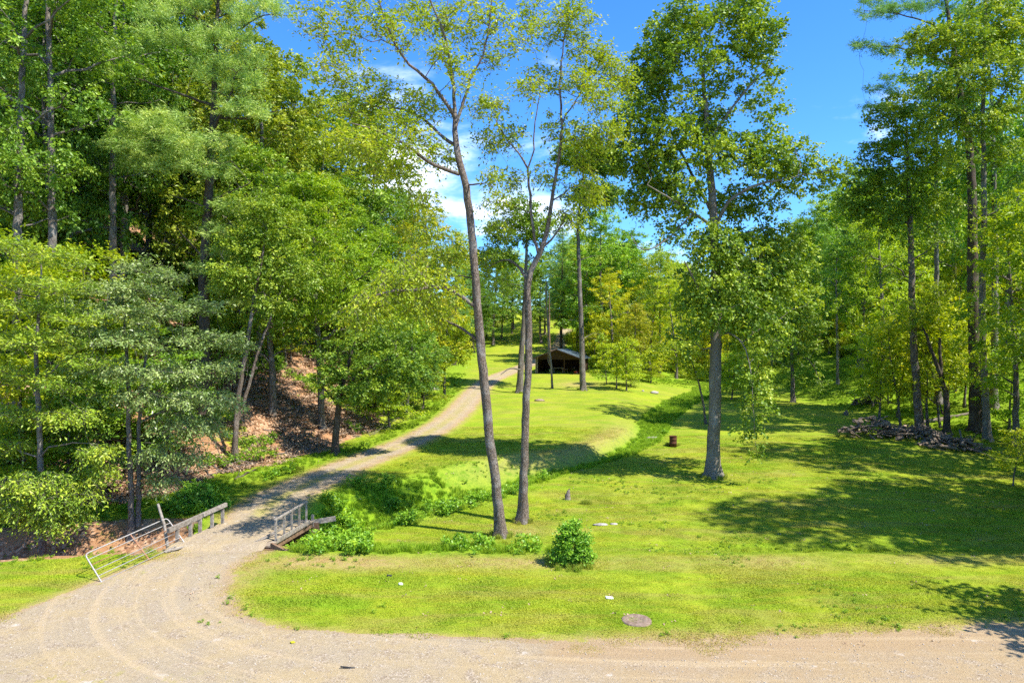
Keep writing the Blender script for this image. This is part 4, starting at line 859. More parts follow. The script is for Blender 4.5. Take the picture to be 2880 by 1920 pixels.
hero('crooked_dark_tree', 'dark crooked forked trunk rising from the back of the big woodpile', 'tree', 2662, 61.5, [
    [(2662, 1192, .28), (2664, 1140, .24), (2655, 1080, .20), (2640, 1040, .17), (2622, 990, .14), (2600, 930, .10), (2580, 880, .05)],
    [(2652, 1085, .17), (2648, 1040, .16), (2642, 985, .13), (2644, 950, .10)],
    [(2652, 1165, .09), (2645, 1150, .08), (2642, 1130, .05)]],
    [(2590, 860, 60, 26, 1.6, 0), (2640, 820, 50, 26, 1.5, 0), (2560, 900, 50, 22, 1.3, 0), (2620, 1050, 25, 25, .8, 0, .2)], 70, 28, M_YEL, B_DARK, dict(twigs=6, tl=.7, per=9, ln=.18, wd=.11, flat=.4, droop=.2, tilt=.5))
hero('maple_tree', 'tall mid green tree with straight mossy trunk left of the woodpile forked tree', 'tree', 2588, 63, [
    [(2588, 1190, .38), (2580, 1120, .33), (2572, 1000, .31), (2565, 850, .28), (2562, 700, .25), (2558, 560, .20), (2550, 450, .13), (2548, 330, .04)]],
    [(2540, 300, 55, 35, 1.6, 0), (2490, 330, 60, 35, 1.7, -1), (2560, 400, 70, 40, 2, 0), (2480, 430, 60, 35, 1.7, -1), (2620, 460, 60, 40, 1.8, 0), (2530, 500, 80, 40, 2.1, -1), (2440, 500, 60, 40, 1.7, 0), (2600, 570, 70, 40, 1.9, 0), (2480, 590, 80, 40, 2.1, 0), (2410, 560, 55, 35, 1.6, 1), (2560, 660, 70, 40, 1.8, 0, .9), (2430, 660, 70, 40, 1.8, 1, .9), (2640, 670, 60, 40, 1.6, 0, .8), (2500, 740, 60, 35, 1.6, 0, .7)],
    480, 29, M_DARK, B_WAL, dict(twigs=6, tl=.85, per=10, ln=.21, wd=.15, flat=.6, droop=.25, tilt=.65), dict(rise=.35), tint=(1.2, 1.1, .9))
hero('ash_tree', 'lone small tree with short trunk and hanging leafy branch on the far lawn', 'tree', 2230, 83, [
    [(2230, 1128, .30), (2230, 1080, .24), (2228, 1030, .20), (2226, 960, .15), (2228, 880, .05)],
    [(2229, 1020, .10, 0), (2265, 1000, .07, -1), (2290, 1030, .05, -1.6), (2310, 1085, .025, -2)]],
    [(2220, 860, 60, 30, 2.4, 0), (2180, 910, 55, 28, 2.2, 0), (2260, 910, 60, 28, 2.3, -1), (2225, 960, 65, 26, 2.4, -1, 1.1), (2290, 960, 45, 24, 1.8, -1, .8), (2190, 1010, 45, 22, 1.6, 0, .7), (2270, 1010, 45, 20, 1.6, -1, .7), (2305, 1060, 25, 22, .9, -2, .3), (2315, 1095, 14, 12, .5, -2, .12), (2225, 1050, 30, 16, 1.2, 0, .3)],
    200, 30, M_GREEN, B_GREY, dict(twigs=6, tl=.85, per=10, ln=.25, wd=.16, flat=.5, droop=.25, tilt=.6))
hero('leaning_sapling', 'thin leaning sapling with few leaves left of the big lawn tree', 'tree', 1986, 66, [
    [(1986, 1172, .12), (1978, 1130, .10), (1968, 1085, .09), (1955, 1040, .07), (1940, 1000, .05), (1900, 975, .02)],
    [(1950, 1020, .05, 0), (1925, 1000, .035, -.4), (1870, 975, .015, -.8)]],
    [(1880, 985, 55, 20, 1.6, 0), (1940, 985, 40, 20, 1.3, 0), (1830, 1000, 30, 16, 1, 0), (1960, 1050, 25, 24, .9, 0), (1910, 1020, 40, 16, 1.1, 0)], 75, 31, M_YEL, B_GREY, dict(twigs=6, tl=.6, per=9, ln=.2, wd=.12, flat=.4, droop=.2, tilt=.5))
def foliage_bush(name, label, px, Y, blobs, n, seed, leaf, tint=(1, 1, 1), ln=.13):
    x = (px-1440)/F*Y
    st = [[(px, 0, .03), (px+a*.3, blobs[0][1], .018), (px+a, blobs[0][1]-blobs[0][3]*.5, .008)] for a in (0, 22, -22)]
    base = np.array([x, Y, hz(x, Y)-.05]); ss = []
    for s in st:
        q = stem_px(s, Y, base); q[0] = (0, 0, 0, .03); ss.append(q)
    me = tree_meshes(name, ss, blob_px(blobs, Y, base), n, seed, leaf, B_GREY, dict(twigs=5, tl=.33, per=8, ln=ln, wd=ln*.62, flat=.8, droop=.15, tilt=.7), shell=.5, sides=5, flare=1)
    parts, crown = me
    r = thing(name, label, 'bush', tuple(base)); 
    for p in parts: link('stem', p, r)
    c = link('foliage', crown, r); c.color = tuple(tint)+(1,)
    return r
foliage_bush('leafy_bush', 'round bright green bush alone on the lawn edge before the pair of tall trees', 1603, 27.7, [(1607, 1535, 38, 30, .52, 0), (1596, 1500, 26, 20, .36, 0), (1636, 1558, 28, 18, .42, 0), (1582, 1560, 28, 18, .4, 0), (1616, 1482, 14, 12, .22, 0), (1640, 1515, 16, 16, .3, 0)], 210, 40, M_GREEN, (.85, 1.12, .8), .105)
foliage_bush('leafy_bush', 'rounded dark green shrub behind the left bridge rail', 545, 36.5, [(545, 1415, 62, 38, 1.1, 0), (600, 1420, 45, 28, .8, 0), (500, 1430, 40, 26, .8, 0), (560, 1385, 40, 22, .7, 0)], 260, 41, M_GREEN, (.62, .95, .9), .13)

# ------------------------------------------------------------------ the woods: individual trees placed by position
USED = {}
def G(kind, px, Y, top, label, tint=(1, 1, 1), wf=1.0, var=None, group=None, cat='tree'):
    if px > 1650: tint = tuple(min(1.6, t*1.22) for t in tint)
    x = (px-1440)/F*Y; z = hz(x, Y)-.15
    H = CAMZ-(top-960)/F*Y-z; H = max(H, 2.0 if kind != 'bush' else .8)
    s = H/HGT[kind]; sx = s**.75*wf
    v = int(RG.integers(len(P[kind]))) if var is None else var
    base = {'broad': 'broadleaf_tree', 'loose': 'maple_tree', 'layer': 'understorey_tree', 'pole': 'slender_tree', 'tall': 'tall_tree', 'pine': 'pine_tree', 'sapling': 'sapling', 'bush': 'shrub'}[kind]
    me = P[kind][v]
    return place_tree(base, label, cat, me, (x, Y, z), rz=RG.random()*6.28, sc=(sx, sx, s), tint=tint, group=group)
YG = (1.0, 1.0, .9); DK = (.62, .8, .8); YL = (1.25, 1.05, .8); BL = (.8, .95, 1.1); OR = (1.5, .95, .7)
T = [
 # left hillside, front rows
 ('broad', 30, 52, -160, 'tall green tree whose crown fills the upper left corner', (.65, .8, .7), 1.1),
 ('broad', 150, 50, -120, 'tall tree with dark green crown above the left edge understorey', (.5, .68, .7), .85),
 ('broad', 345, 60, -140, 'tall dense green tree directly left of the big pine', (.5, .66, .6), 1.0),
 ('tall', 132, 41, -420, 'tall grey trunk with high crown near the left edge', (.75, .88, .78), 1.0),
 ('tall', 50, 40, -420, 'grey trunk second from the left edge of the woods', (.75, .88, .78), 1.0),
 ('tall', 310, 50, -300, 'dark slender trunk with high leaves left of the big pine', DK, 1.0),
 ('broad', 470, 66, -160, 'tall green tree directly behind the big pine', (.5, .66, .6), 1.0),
 ('layer', 225, 41, 690, 'yellow green small maple under the tall trees of the left slope', YG, .9),
 ('layer', 60, 36, 640, 'yellow green maple at the left edge, half way up the picture', YG, .9),
 ('broad', 735, 60, 120, 'olive green tree on the slope right of the big pine', (1.15, 1.0, 1.0), 1.1),
 ('broad', 660, 66, 20, 'tall tree with pale brownish green crown peeping over the big pine', (1.25, 1.0, 1.3), 1.0),
 ('broad', 800, 68, 200, 'olive tree on the left skyline below the white cloud', (1.2, 1.05, 1.0), 1.1),
 ('loose', 860, 72, 300, 'yellow green tree on the left skyline beside the cloud', YG, 1.1),
 ('broad', 760, 53, 420, 'green tree in the middle of the left wood behind the twin stems', (.95, 1, .9), 1.0),
 ('broad', 940, 76, 270, 'green tree on the left skyline behind the leaning walnut leaves', (.9, 1, .9), 1.1),
 ('broad', 1040, 80, 360, 'dark green tree on the ridge left of the leaning walnut', (.85, .95, .85), 1.0),
 ('pine', 1125, 88, 545, 'dark green pine with long level branches beside the leaning walnut trunk', (.62, .85, .7), 1.3),
 ('broad', 1080, 70, 640, 'mid green round tree above the upper driveway bend', (.95, 1.05, .9), 1.1),
 ('loose', 1200, 78, 560, 'yellow leaved tree left of the leaning trunk, above the driveway', YL, 1.0),
 ('broad', 1150, 66, 860, 'dense green low tree on the bank above the driveway', DK, 1.1),
 ('layer', 1100, 60, 985, 'small leafy tree on the bank beside the little oak', (.9, 1, .9), 1.1),
 ('layer', 1185, 70, 985, 'small leafy tree at the foot of the bank near the driveway bend', (1, 1, .9), 1.2),
 ('layer', 210, 36, 1010, 'low shaded understorey tree between the left edge tree and the twin stems', DK, 1.0),
 ('layer', 470, 42, 980, 'green understorey tree on the slope under the big pine', (.8, .95, .9), 1.1),
 ('layer', 560, 56, 800, 'leafy understorey tree behind the twin stemmed tree', (.9, 1.05, .9), 1.1),
 ('layer', 300, 41, 850, 'low leafy tree on the slope behind the grey green tree', DK, 1.1),
 ('layer', 60, 33.5, 1180, 'dark understorey tree above the ditch at the left edge', DK, 1.1),
 ('layer', 810, 66, 840, 'olive understorey tree on the upper bank', (1.1, 1, 1), 1.1),
 # behind the road and meadow
 ('broad', 1330, 150, 760, 'dark green tree at the back of the upper meadow, leftmost', DK, 1.2),
 ('broad', 1390, 158, 700, 'tall green tree at the back of the upper meadow', (.8, .95, .9), 1.2),
 ('pine', 1280, 120, 690, 'dark pine seen just right of the leaning trunk', (.6, .85, .75), 1.2),
 ('pine', 1580, 135, 640, 'pine whose level branches show between the shed and the grey conifer', (.62, .82, .75), 1.1),
 ('broad', 1370, 165, 860, 'low grey green tree at the edge of the upper meadow', (.85, .95, 1.2), 1.2),
 ('broad', 1520, 160, 740, 'green tree behind the rust brown dead conifer', (.9, 1, .9), 1.2),
 ('broad', 1700, 122, 600, 'green tree on the skyline right of the grey conifer', (.9, 1.05, .9), 1.1),
 ('broad', 1760, 126, 650, 'second green skyline tree right of the grey conifer', (.8, .95, .9), 1.1),
 ('loose', 1830, 118, 700, 'yellow green tree behind the broken snag of the lawn tree', YL, 1.0),
 ('loose', 1720, 108, 760, 'yellow tree standing behind the thin saplings right of the shed', YL, 1.0),
 ('broad', 1780, 105, 850, 'orange tinted tree right of the yellow saplings', OR, .8),
 ('pole', 1860, 112, 690, 'pale slender trunk left of the big lawn tree', (1, 1, .9), 1.0),
 ('loose', 1900, 108, 780, 'yellow green tree close behind the left side of the lawn tree', YG, 1.0),
 ('broad', 2090, 120, 700, 'green tree behind the right side of the lawn tree crown', (.9, 1, .9), 1.2),
 ('broad', 2170, 112, 800, 'green tree on the far lawn edge behind the hanging branch', (.95, 1.05, .9), 1.0),
 ('layer', 1770, 92, 1000, 'small yellow bushy tree on the lawn between shed and big lawn tree', (1.1, 1, .8), 1.2),
 ('layer', 1830, 98, 985, 'low yellow green tree right of the bushy one, far lawn', (1.1, 1, .8), 1.1),
 ('layer', 2130, 90, 960, 'pale green bushy tree behind the hanging branch', (1.05, 1, .95), 1.1),
 ('layer', 2060, 86, 985, 'leafy small tree directly right of the lawn tree trunk', (.9, 1, .9), 1.1),
 ('pine', 2300, 128, 560, 'grey green pine whose pointed top stands on the right skyline', (.95, 1.05, 1.1), 1.0),
 ('broad', 2240, 125, 620, 'green skyline tree left of the pointed pine', (1, 1.05, .9), 1.1),
 ('broad', 2360, 118, 520, 'tall green tree right of the pointed pine', (.95, 1, .9), 1.1),
 ('pole', 2350, 92, 640, 'slender dark trunk at the back of the far lawn', DK, 1.0),
 ('broad', 2420, 100, 480, 'tall green tree behind the small far woodpile', (1.1, 1.1, .9), 1.0),
 ('broad', 2330, 116, 800, 'dark green tree at the shaded end of the far lawn', (.85, 1, .9), 1.1),
 ('pole', 2432, 93, 620, 'pale thin trunk standing at the end of the far lawn', (1, 1, 1), .9),
 ('loose', 2480, 86, 560, 'green tree over the slope right of the small woodpile', (.95, 1, .9), 1.0),
 ('loose', 2680, 100, 420, 'tall dark tree behind the crooked forked trunk', (.9, 1, .8), 1.1),
 ('broad', 2840, 88, 300, 'tall dark green tree at the right edge', (.9, 1, .8), 1.1),
 ('pole', 2792, 66, -60, 'dark trunk just right of the pale flaking trunk', DK, 1.0),
 ('pole', 2630, 72, 160, 'grey slender trunk left of the thick pine trunk', (.8, .9, .9), 1.0),
 ('loose', 2850, 56, 560, 'yellow green maple with low branches at the right edge', YG, .9),
 ('loose', 2560, 95, 690, 'yellow green tree behind the mossy straight trunk', YL, .9),
 ('loose', 2700, 92, 690, 'yellow leaved tree between the crooked and the pale trunk', YL, .8),
 ('sapling', 2700, 74, 900, 'low yellow green tree behind the big woodpile', (1.15, 1, .8), 1.1),
 ('layer', 2505, 76, 900, 'small yellow green tree on the slope left of the mossy trunk', (1.1, 1, .8), .8),
 ('layer', 2850, 60, 960, 'low green understorey tree at the right edge under the maples', (.8, 1, .9), 1.1),
 ('layer', 2450, 76, 940, 'green small tree beside the little far woodpile', (.9, 1, .8), 1.0),
]
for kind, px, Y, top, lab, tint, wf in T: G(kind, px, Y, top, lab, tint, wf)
SAP = [(1735, 88, 960, 'thin sapling nearest the shed, with yellow leaves'), (1762, 87, 945, 'dark stemmed sapling on the lawn right of the shed'), (1700, 92, 960, 'sapling growing between the grey conifer and the yellow saplings'), (2475, 68, 900, 'leftmost thin sapling above the woodpile'), (2515, 66, 880, 'dark crooked sapling behind the left end of the woodpile'), (2540, 70, 860, 'sapling just left of the mossy straight trunk'), (2610, 64, 850, 'thin sapling right beside the mossy straight trunk'), (2630, 64.5, 870, 'thin dark sapling left of the crooked forked trunk'), (2682, 68, 820, 'straight pale sapling right of the crooked forked trunk'), (2720, 69, 840, 'thin sapling left of the thick pine trunk'), (2860, 43, 1200, 'small dark stemmed sapling in the shade at the right edge of the lawn'), (2130, 80, 990, 'sapling behind the hanging leafy branch')]
for px, Y, top, lab in SAP: G('sapling', px, Y, top, lab, (1.0, 1.0, .85) if px < 2500 else (1.1, 1, .85), 1.1)
# trees off to the right whose shadows lie across the lawn
for i, (x, y, H, k) in enumerate([(36, 33, 24, 'broad'), (50, 47, 24, 'loose'), (33, 27.0, 15, 'loose'), (44, 31, 26, 'broad'), (55, 46, 25, 'broad'), (22.6, 19.0, 10.5, 'layer'), (54, 36, 27, 'broad'), (31.5, 30.5, 19, 'loose'), (38.5, 43, 33, 'tall'), (29.5, 27, 29, 'tall'), (35.5, 29.5, 32, 'tall'), (39, 47.5, 24, 'loose')]):
    s = H/HGT[k]
    place_tree('broadleaf_tree', 'tree standing beyond the right border, its shadow lying across the lawn', 'tree', P[k][i % len(P[k])], (x, y, hz(x, y)-.1), rz=i*1.7, sc=(s*1.15, s*1.15, s), tint=(.9, 1, .9), group='trees beyond the right border')

# far wood, hillside wood, undergrowth
def wood_pts(n, test, xr, yr, seed, mind):
    r = np.random.default_rng(seed); out = []
    cand = np.stack([r.uniform(*xr, n*12), r.uniform(*yr, n*12)], 1)
    cand = cand[test(cand[:, 0], cand[:, 1])]
    for c in cand:
        if len(out) >= n: break
        if out:
            o = np.array(out)
            if np.min(np.hypot(*(o-c).T)) < mind: continue
        out.append(c)
    o = np.array(out); z = ground_h(o[:, 0], o[:, 1], False)-.2
    return np.column_stack([o, z]), r
def sdist(x, y, PL):
    d, s, _ = polydist(x, y, PL); return np.where(s > 0, d, -d)
MG = {k: [src_obj('source_'+k, merged(m, k)) for m in v] for k, v in P.items()}
# how high a crown may rise at a given picture column (keeps the valley's sky gap open)
SKY = ([-4000, 600, 740, 780, 830, 880, 940, 1000, 1100, 1200, 1300, 1350, 1440, 1560, 1620, 1700, 1760, 1830, 1920, 2080, 2200, 2260, 2310, 2360, 2420, 2500, 2560, 9000], [-250, -250, 0, 90, 210, 260, 290, 350, 470, 590, 640, 720, 680, 690, 620, 620, 660, 710, 700, 710, 660, 610, 600, 500, 440, 330, 100, -250])
def hscale(p, H0, r):
    px = 1440+p[:, 0]/p[:, 1]*F; top = np.interp(px, *SKY)+20+60*r.random(len(p))
    H = CAMZ-(top-960)/F*p[:, 1]-p[:, 2]
    return np.minimum(H/H0, 1.25*(.8+.4*r.random(len(p))))
p, r = wood_pts(150, lambda x, y: (sdist(x, y, TOE) > 17) & (y > 30), (-120, 10), (28, 190), 51, 4.2)
s = hscale(p, 20, r); k = s > .45; p = p[k]; s = s[k]
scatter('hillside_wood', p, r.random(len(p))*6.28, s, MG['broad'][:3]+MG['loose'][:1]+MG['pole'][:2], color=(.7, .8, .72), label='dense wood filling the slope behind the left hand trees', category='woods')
p, r = wood_pts(170, lambda x, y: (((y > 150+.3*np.abs(x)) & (x < 22)) | ((y > 118) & (x >= 22)) | ((y > 128) & (x > 12)) | ((sdist(x, y, RTOE) < -26) & (x > 20) & (y > 88))) & (sdist(x, y, TOE) < 20), (-30, 150), (50, 260), 52, 5)
s = hscale(p, 20, r); k = s > .3; p = p[k]; s = s[k]
scatter('far_wood', p, r.random(len(p))*6.28, s, MG['broad'][:2]+MG['loose'][:2]+MG['pole'][:1]+MG['broad'][2:3], color=(1.35, 1.3, 1.0), label='far wood closing the valley behind the lawn', category='woods')
def unp(n, test, xr, yr, seed):
    r = np.random.default_rng(seed); c = np.stack([r.uniform(*xr, n*6), r.uniform(*yr, n*6)], 1); c = c[test(c[:, 0], c[:, 1])][:n]
    return np.column_stack([c, ground_h(c[:, 0], c[:, 1])-.05]), r
p, r = unp(520, lambda x, y: ((sdist(x, y, TOE) > np.where(x > -28, 17, 9)) | ((sdist(x, y, TOE) > 1.5) & (x < -24)) | ((sdist(x, y, TOE) > .5) & (y > 60))) & (vnoise(x, y, 6, 3) > .3), (-80, -4), (30, 150), 53)
scatter('undergrowth', p, r.random(len(p))*6.28, .5+.9*r.random(len(p)), MG['bush']+MG['sapling'][:2], color=(.75, .9, .85), label='undergrowth of shrubs and young trees on the left slope', category='undergrowth')
p, r = unp(420, lambda x, y: ((sdist(x, y, RTOE) < -17) & (y > 76)) | ((y > 112) & (x > 20)) | ((y > 104) & (x > 13) & (x < 36)), (12, 120), (50, 170), 54)
scatter('valley_undergrowth', p, r.random(len(p))*6.28, .6+1.0*r.random(len(p)), MG['bush']+MG['sapling'], color=(1.5, 1.3, .8), label='yellow green undergrowth beneath the trees right of the lawn', category='undergrowth')
#=====SPLIT2=====
# ------------------------------------------------------------------ finding the place of a picture point on the ground
_ys = np.concatenate([np.arange(15, 60, .05), np.arange(60, 260, .2)])
def onground(px, py):
    x = (px-1440)/F*_ys; z = CAMZ-(py-960)/F*_ys
    g = ground_h(x, _ys); i = int(np.argmax(z <= g)); return np.array([x[i], _ys[i], g[i]])
# ------------------------------------------------------------------ bridge over the creek
DIRTY = simple_mat('dirty_planks', (.22, .165, .11), (.34, .275, .20), 3, .95, .3)
br = thing('wooden_bridge', 'small wooden plank bridge with low side rails carrying the drive over the creek', 'bridge', (-12.5, 32.1, 0))
def L(p): return (p[0]+12.5, p[1]-32.1, p[2])
ya, yb = 29.95, 34.25
def edge(y, left): return (-14.95+.75*(y-30.4)/3.2) if left else (-10.62+.5*(y-30.7)/2.9)
npl = 19
for i in range(npl):
    y0 = ya+(yb-ya)*i/npl; w_ = (yb-ya)/npl
    a, b = edge(y0, True)-.12, edge(y0, False)+.1+.05*random.Random(i).random()
    MB().box(L(((a+b)/2, y0+w_/2, .0+.008*(i % 3))), (b-a, w_-.015, .07)).build('deck_plank', DIRTY, br)
for left in (True, False):
    xo = .06 if left else -.03
    P0 = (edge(30.1, left)+xo, ya+.1, -.17); P1 = (edge(34.1, left)+xo, yb-.1, -.17)
    MB().box(L(((P0[0]+P1[0])/2, (P0[1]+P1[1])/2, -.17)), (.16, yb-ya, .24), (0, 0, -math.atan2(P1[0]-P0[0], P1[1]-P0[1]))).build('side_beam', WOOD_BR if not left else WOOD, br)
def bar(a, b, w_, h_, name, mat, parent, off=(0, 0, 0)):
    a = Vector(a)+Vector(off); b = Vector(b)+Vector(off); d = b-a; m = (a+b)/2
    rz = math.atan2(d.y, d.x); ry = -math.atan2(d.z, math.hypot(d.x, d.y))
    return MB().box(tuple(m), (d.length, w_, h_), (0, ry, rz)).build(name, mat, parent)
# left side: heavy timber on short posts
for i, t in enumerate((0.02, .28, .48, .74, .98)):
    y = 30.4+3.2*t; x = edge(y, True)
    MB().box(L((x, y, .30+.1*t)), (.13, .12, .66+.12*t)).build('rail_post', WOOD, br)
bar(L((edge(29.9, True), 29.9, .72)), L((edge(33.8, True), 33.8, .93)), .14, .20, 'rail_beam', WOOD, br)
bar(L((edge(32.0, True)+.10, 32.0, .86)), L((edge(33.7, True)+.10, 33.7, .95)), .05, .15, 'rail_beam', WOOD, br)
for t in (0, .26, .5, .75, 1):
    y = 30.7+2.9*t; x = edge(y, False)
    MB().box(L((x, y, .48+.05*t)), (.085, .085, 1.02+.1*t)).build('rail_post', WOOD, br)
bar(L((edge(30.6, False), 30.6, 1.0)), L((edge(33.65, False), 33.65, 1.12)), .11, .06, 'hand_rail', WOOD, br)
bar(L((edge(30.7, False)-.9, 30.35, .03)), L((edge(31.4, False)-.05, 31.4, .42)), .05, .09, 'brace', WOOD, br)
bar(L((edge(30.7, False)+.08, 30.6, .06)), L((edge(33.7, False)+.08, 33.8, .08)), .05, .20, 'kerb_board', WOOD, br)
nx_, ny_ = 16, 26; gx_ = []; 
for j in range(ny_):
    yy_ = 28.9+(35.3-28.9)*j/(ny_-1)
    for i in range(nx_):
        a_, b_ = edge(yy_, True)+.02, edge(yy_, False)-.12-.12*math.sin(yy_*5); xx_ = a_+(b_-a_)*i/(nx_-1)
        on = ya-.1 < yy_ < yb+.1
        gx_.append((xx_+12.5, yy_-32.1, (.068+.03*float(vnoise(xx_, yy_, .7, 9))) if on else hz(xx_, yy_)+.02*(1 if (j > 1 and j < ny_-2) else -1)))
q_ = [(j*nx_+i, j*nx_+i+1, (j+1)*nx_+i+1, (j+1)*nx_+i) for j in range(ny_-1) for i in range(nx_-1)]
nn = len(gx_); zr = np.zeros(nn)
link('dirt_cover', mesh_np('dirt_cover', gx_, q_, attrs=dict(gsd=zr-2, litter=zr, lush=zr, dry=zr, med=zr, earth=zr+.2, weeds=zr, bed=zr, trk=np.array([v[0] for v in gx_])), smooth=True, mats=[M_GROUND]), br)
for yy, nm in ((ya+.02, 0), (yb-.02, 1)):
    for k in range(4):
        MB().box(L((-12.5, yy+(-.07 if nm == 0 else .07), -.22-.27*k)), (5.6, .10, .255)).build('abutment_board', WOOD_BR, br)
MB().box(L((-10.05, 29.75, -.16)), (1.3, .12, .36), (0, .22, -.5)).build('wing_board', WOOD_BR, br)
MB().box(L((-9.45, 29.35, -.25)), (.16, .16, .5)).build('wing_post', WOOD, br)
MB().box(L((-9.45, 34.4, .0)), (1.1, .07, .24), (0, -.12, .2)).build('wing_board', WOOD, br)
MB().box(L((-10.0, 34.25, .02)), (.12, .12, .6)).build('wing_post', WOOD, br)
# ------------------------------------------------------------------ farm gate
BL, TL, BR_, TR = W3(287, 1638, 25.6), W3(238, 1558, 25.9), W3(520, 1527, 30.4), W3(470, 1456, 30.8)
gate = thing('farm_gate', 'long galvanised tube farm gate leaning on the grass beside the drive', 'gate', tuple(BL))
def GP(u, v):
    return tuple((BL*(1-u)+BR_*u)*(1-v)+(TL*(1-u)+TR*u)*v-BL)
MB().tube([GP(0, -.04), GP(0, .5), GP(0, .88), GP(.006, .95), GP(.02, .99), GP(.05, 1), GP(.5, 1), GP(.95, 1), GP(.98, .99), GP(.994, .95), GP(1, .88), GP(1, .5), GP(1, -.04)], .026, 8).build('gate_frame', GALV, gate)
for k, v in enumerate((.04, .235, .43, .625, .81)):
    MB().tube([GP(0, v), GP(1, v)], .017, 6).build('gate_rail', GALV if k != 3 else RUST, gate)
MB().tube([GP(.51, 1), GP(.53, 0)], .026, 6).build('gate_brace', RUST, gate)
pts = []
w_ = thing('wire_tangle', 'loose tangle of fence wire hanging behind the middle of the gate', 'wire', tuple(GP(.6, .3)+BL if False else np.array(GP(.6, .3))+BL))
mb = MB()
rr_ = np.random.default_rng(2)
for k in range(7):
    a = np.cumsum(rr_.standard_normal((9, 3))*.10, 0); a[:, 2] = a[:, 2]*.5-.1; a[:, 1] += np.linspace(-.7, .9, 9); a[:, 0] += np.linspace(-.15, .1, 9)-.08
    mb.tube(a, .0045, 4, False)
w_.data = mb.mesh('wire_tangle', GALV) if w_.data is None and False else None
bpy.data.objects.remove(w_)
wt = link('wire_tangle', mb.mesh('wire_tangle', GALV), loc=tuple(np.array(GP(.6, .35))+BL)); wt['label'] = 'loose tangle of fence wire hanging behind the middle of the gate'; wt['category'] = 'wire'
# leaning post behind the gate
a, b = onground(478, 1535), None
pb = W3(478, 1535, 30.0); pt = W3(444, 1416, 30.4)
pg = hz(pb[0], pb[1])
o = link('leaning_post', MB().tube([(0, 0, pg-pb[2]-.25), (pt[0]-pb[0])*.5*np.array([1, 0, 0])+np.array([.02, .2, (pt[2]-pb[2])*.5]), tuple(pt-pb)], [.075, .065, .055], 9).mesh('leaning_post', WOOD), loc=tuple(pb)); o['label'] = 'bare grey wooden post leaning behind the farm gate'; o['category'] = 'post'
b0 = W3(470, 1548, 29.2); b1 = W3(520, 1530, 30.0); z0 = hz(b0[0], b0[1])
o = link('loose_board', MB().box((0, 0, .04), (1.05, .15, .05), (0, 0, 1.0)).mesh('loose_board', WOOD), loc=((b0[0]+b1[0])/2, (b0[1]+b1[1])/2, z0+.03)); o['label'] = 'short grey board lying in the grass below the gate end'; o['category'] = 'board'
# ------------------------------------------------------------------ open shed
sp = onground(1568, 1051); SX, SY, SZ = sp
k_ = SY/F
shed = thing('open_shed', 'small dark open fronted shed with low gabled metal roof beside the upper drive', 'shed', (SX, SY, SZ), -.30)
w2, dep, hw, hr = 64*k_, 6.5, 44*k_, 67*k_
for sx in (-1, 1):
    for k in range(12):
        MB().box((sx*(w2-.05), .25+dep/12*(k+.25), hw/2), (.04, dep/12-.002, hw)).build('wall_board', SHEDWOOD, shed)
for k in range(16):
    xk = -w2+2*w2/16*(k+.5); hh = hw+(hr-hw)*(1-abs(xk)/w2)-.1
    MB().box((xk, dep+.1, hh/2), (2*w2/16-.002, .04, hh)).build('wall_board', SHEDWOOD, shed)
for k in range(9):                                  # gable boards over the opening
    z0_ = hw+(hr-hw)*k/9; z1_ = hw+(hr-hw)*(k+1)/9-.006; xa = w2*(1-(z1_-hw)/(hr-hw))
    if xa > .15: MB().box((0, .02, (z0_+z1_)/2), (2*xa, .03, z1_-z0_)).build('gable_board', SHEDWOOD, shed)
for xk in (-w2+.02, -w2*.93, w2*.30, w2-.06):
    MB().box((xk, .12, hw/2), (.14, .14, hw)).build('corner_post', WOOD if xk < 0 else SHEDWOOD, shed)
MB().box((0, .12, hw-.12), (2*w2, .12, .22)).build('lintel', SHEDWOOD, shed)
sl_ = math.atan2(hr-hw, w2); ln_ = math.hypot(hr-hw, w2)+.55
for sx in (-1, 1):
    cx = sx*(ln_/2)*math.cos(sl_); cz = hr-(ln_/2)*math.sin(sl_)+.09
    rp_ = link('roof_slope', MB().box((0, 0, 0), (ln_, dep+1.1, .03)).mesh('roof_slope', ROOFM), shed, loc=(cx, dep/2, cz), rot=(0, sx*sl_, 0))
    for k in range(11):
        MB().box((0, -(dep+1.1)/2+(dep+1.1)*k/10*.985+.05, .03), (ln_-.02, .05, .03)).build('roof_rib', ROOFM, rp_)
    MB().box((0, -(dep+1.1)/2-.02, -.07), (ln_, .03, .17)).build('fascia', SHEDWOOD, rp_)
MB().box((0, dep/2, -.02+.03), (2*w2-.2, dep, .06)).build('dirt_floor', simple_mat('shed_floor', (.06, .045, .03), (.12, .09, .065), 3, .95, .3), shed)
Rz = Matrix.Translation((SX, SY, SZ)) @ Matrix.Rotation(-.30, 4, 'Z')
def inshed(x, y, z=.04): return tuple(Rz @ Vector((x, y, z)))
tb = thing('work_table', 'rough work table standing inside the open shed', 'table', inshed(-.2, 1.6), -.3)
MB().box((0, 0, .8), (1.7, .7, .06)).build('table_top', WOOD, tb)
for a in (-.75, .75):
    for b in (-.28, .28): MB().box((a, b, .385), (.07, .07, .77)).build('leg', WOOD, tb)
def lathe(prof, n=14):
    V = []; Q = []
    for r_, z_ in prof: V += [(r_*math.cos(2*math.pi*i/n), r_*math.sin(2*math.pi*i/n), z_) for i in range(n)]
    for j in range(len(prof)-1):
        for i in range(n): Q.append((j*n+i, j*n+(i+1) % n, (j+1)*n+(i+1) % n, (j+1)*n+i))
    return V, Q
bk = thing('bucket', 'pale blue bucket on the shed floor beside the table', 'bucket', inshed(-1.3, .75), 0)
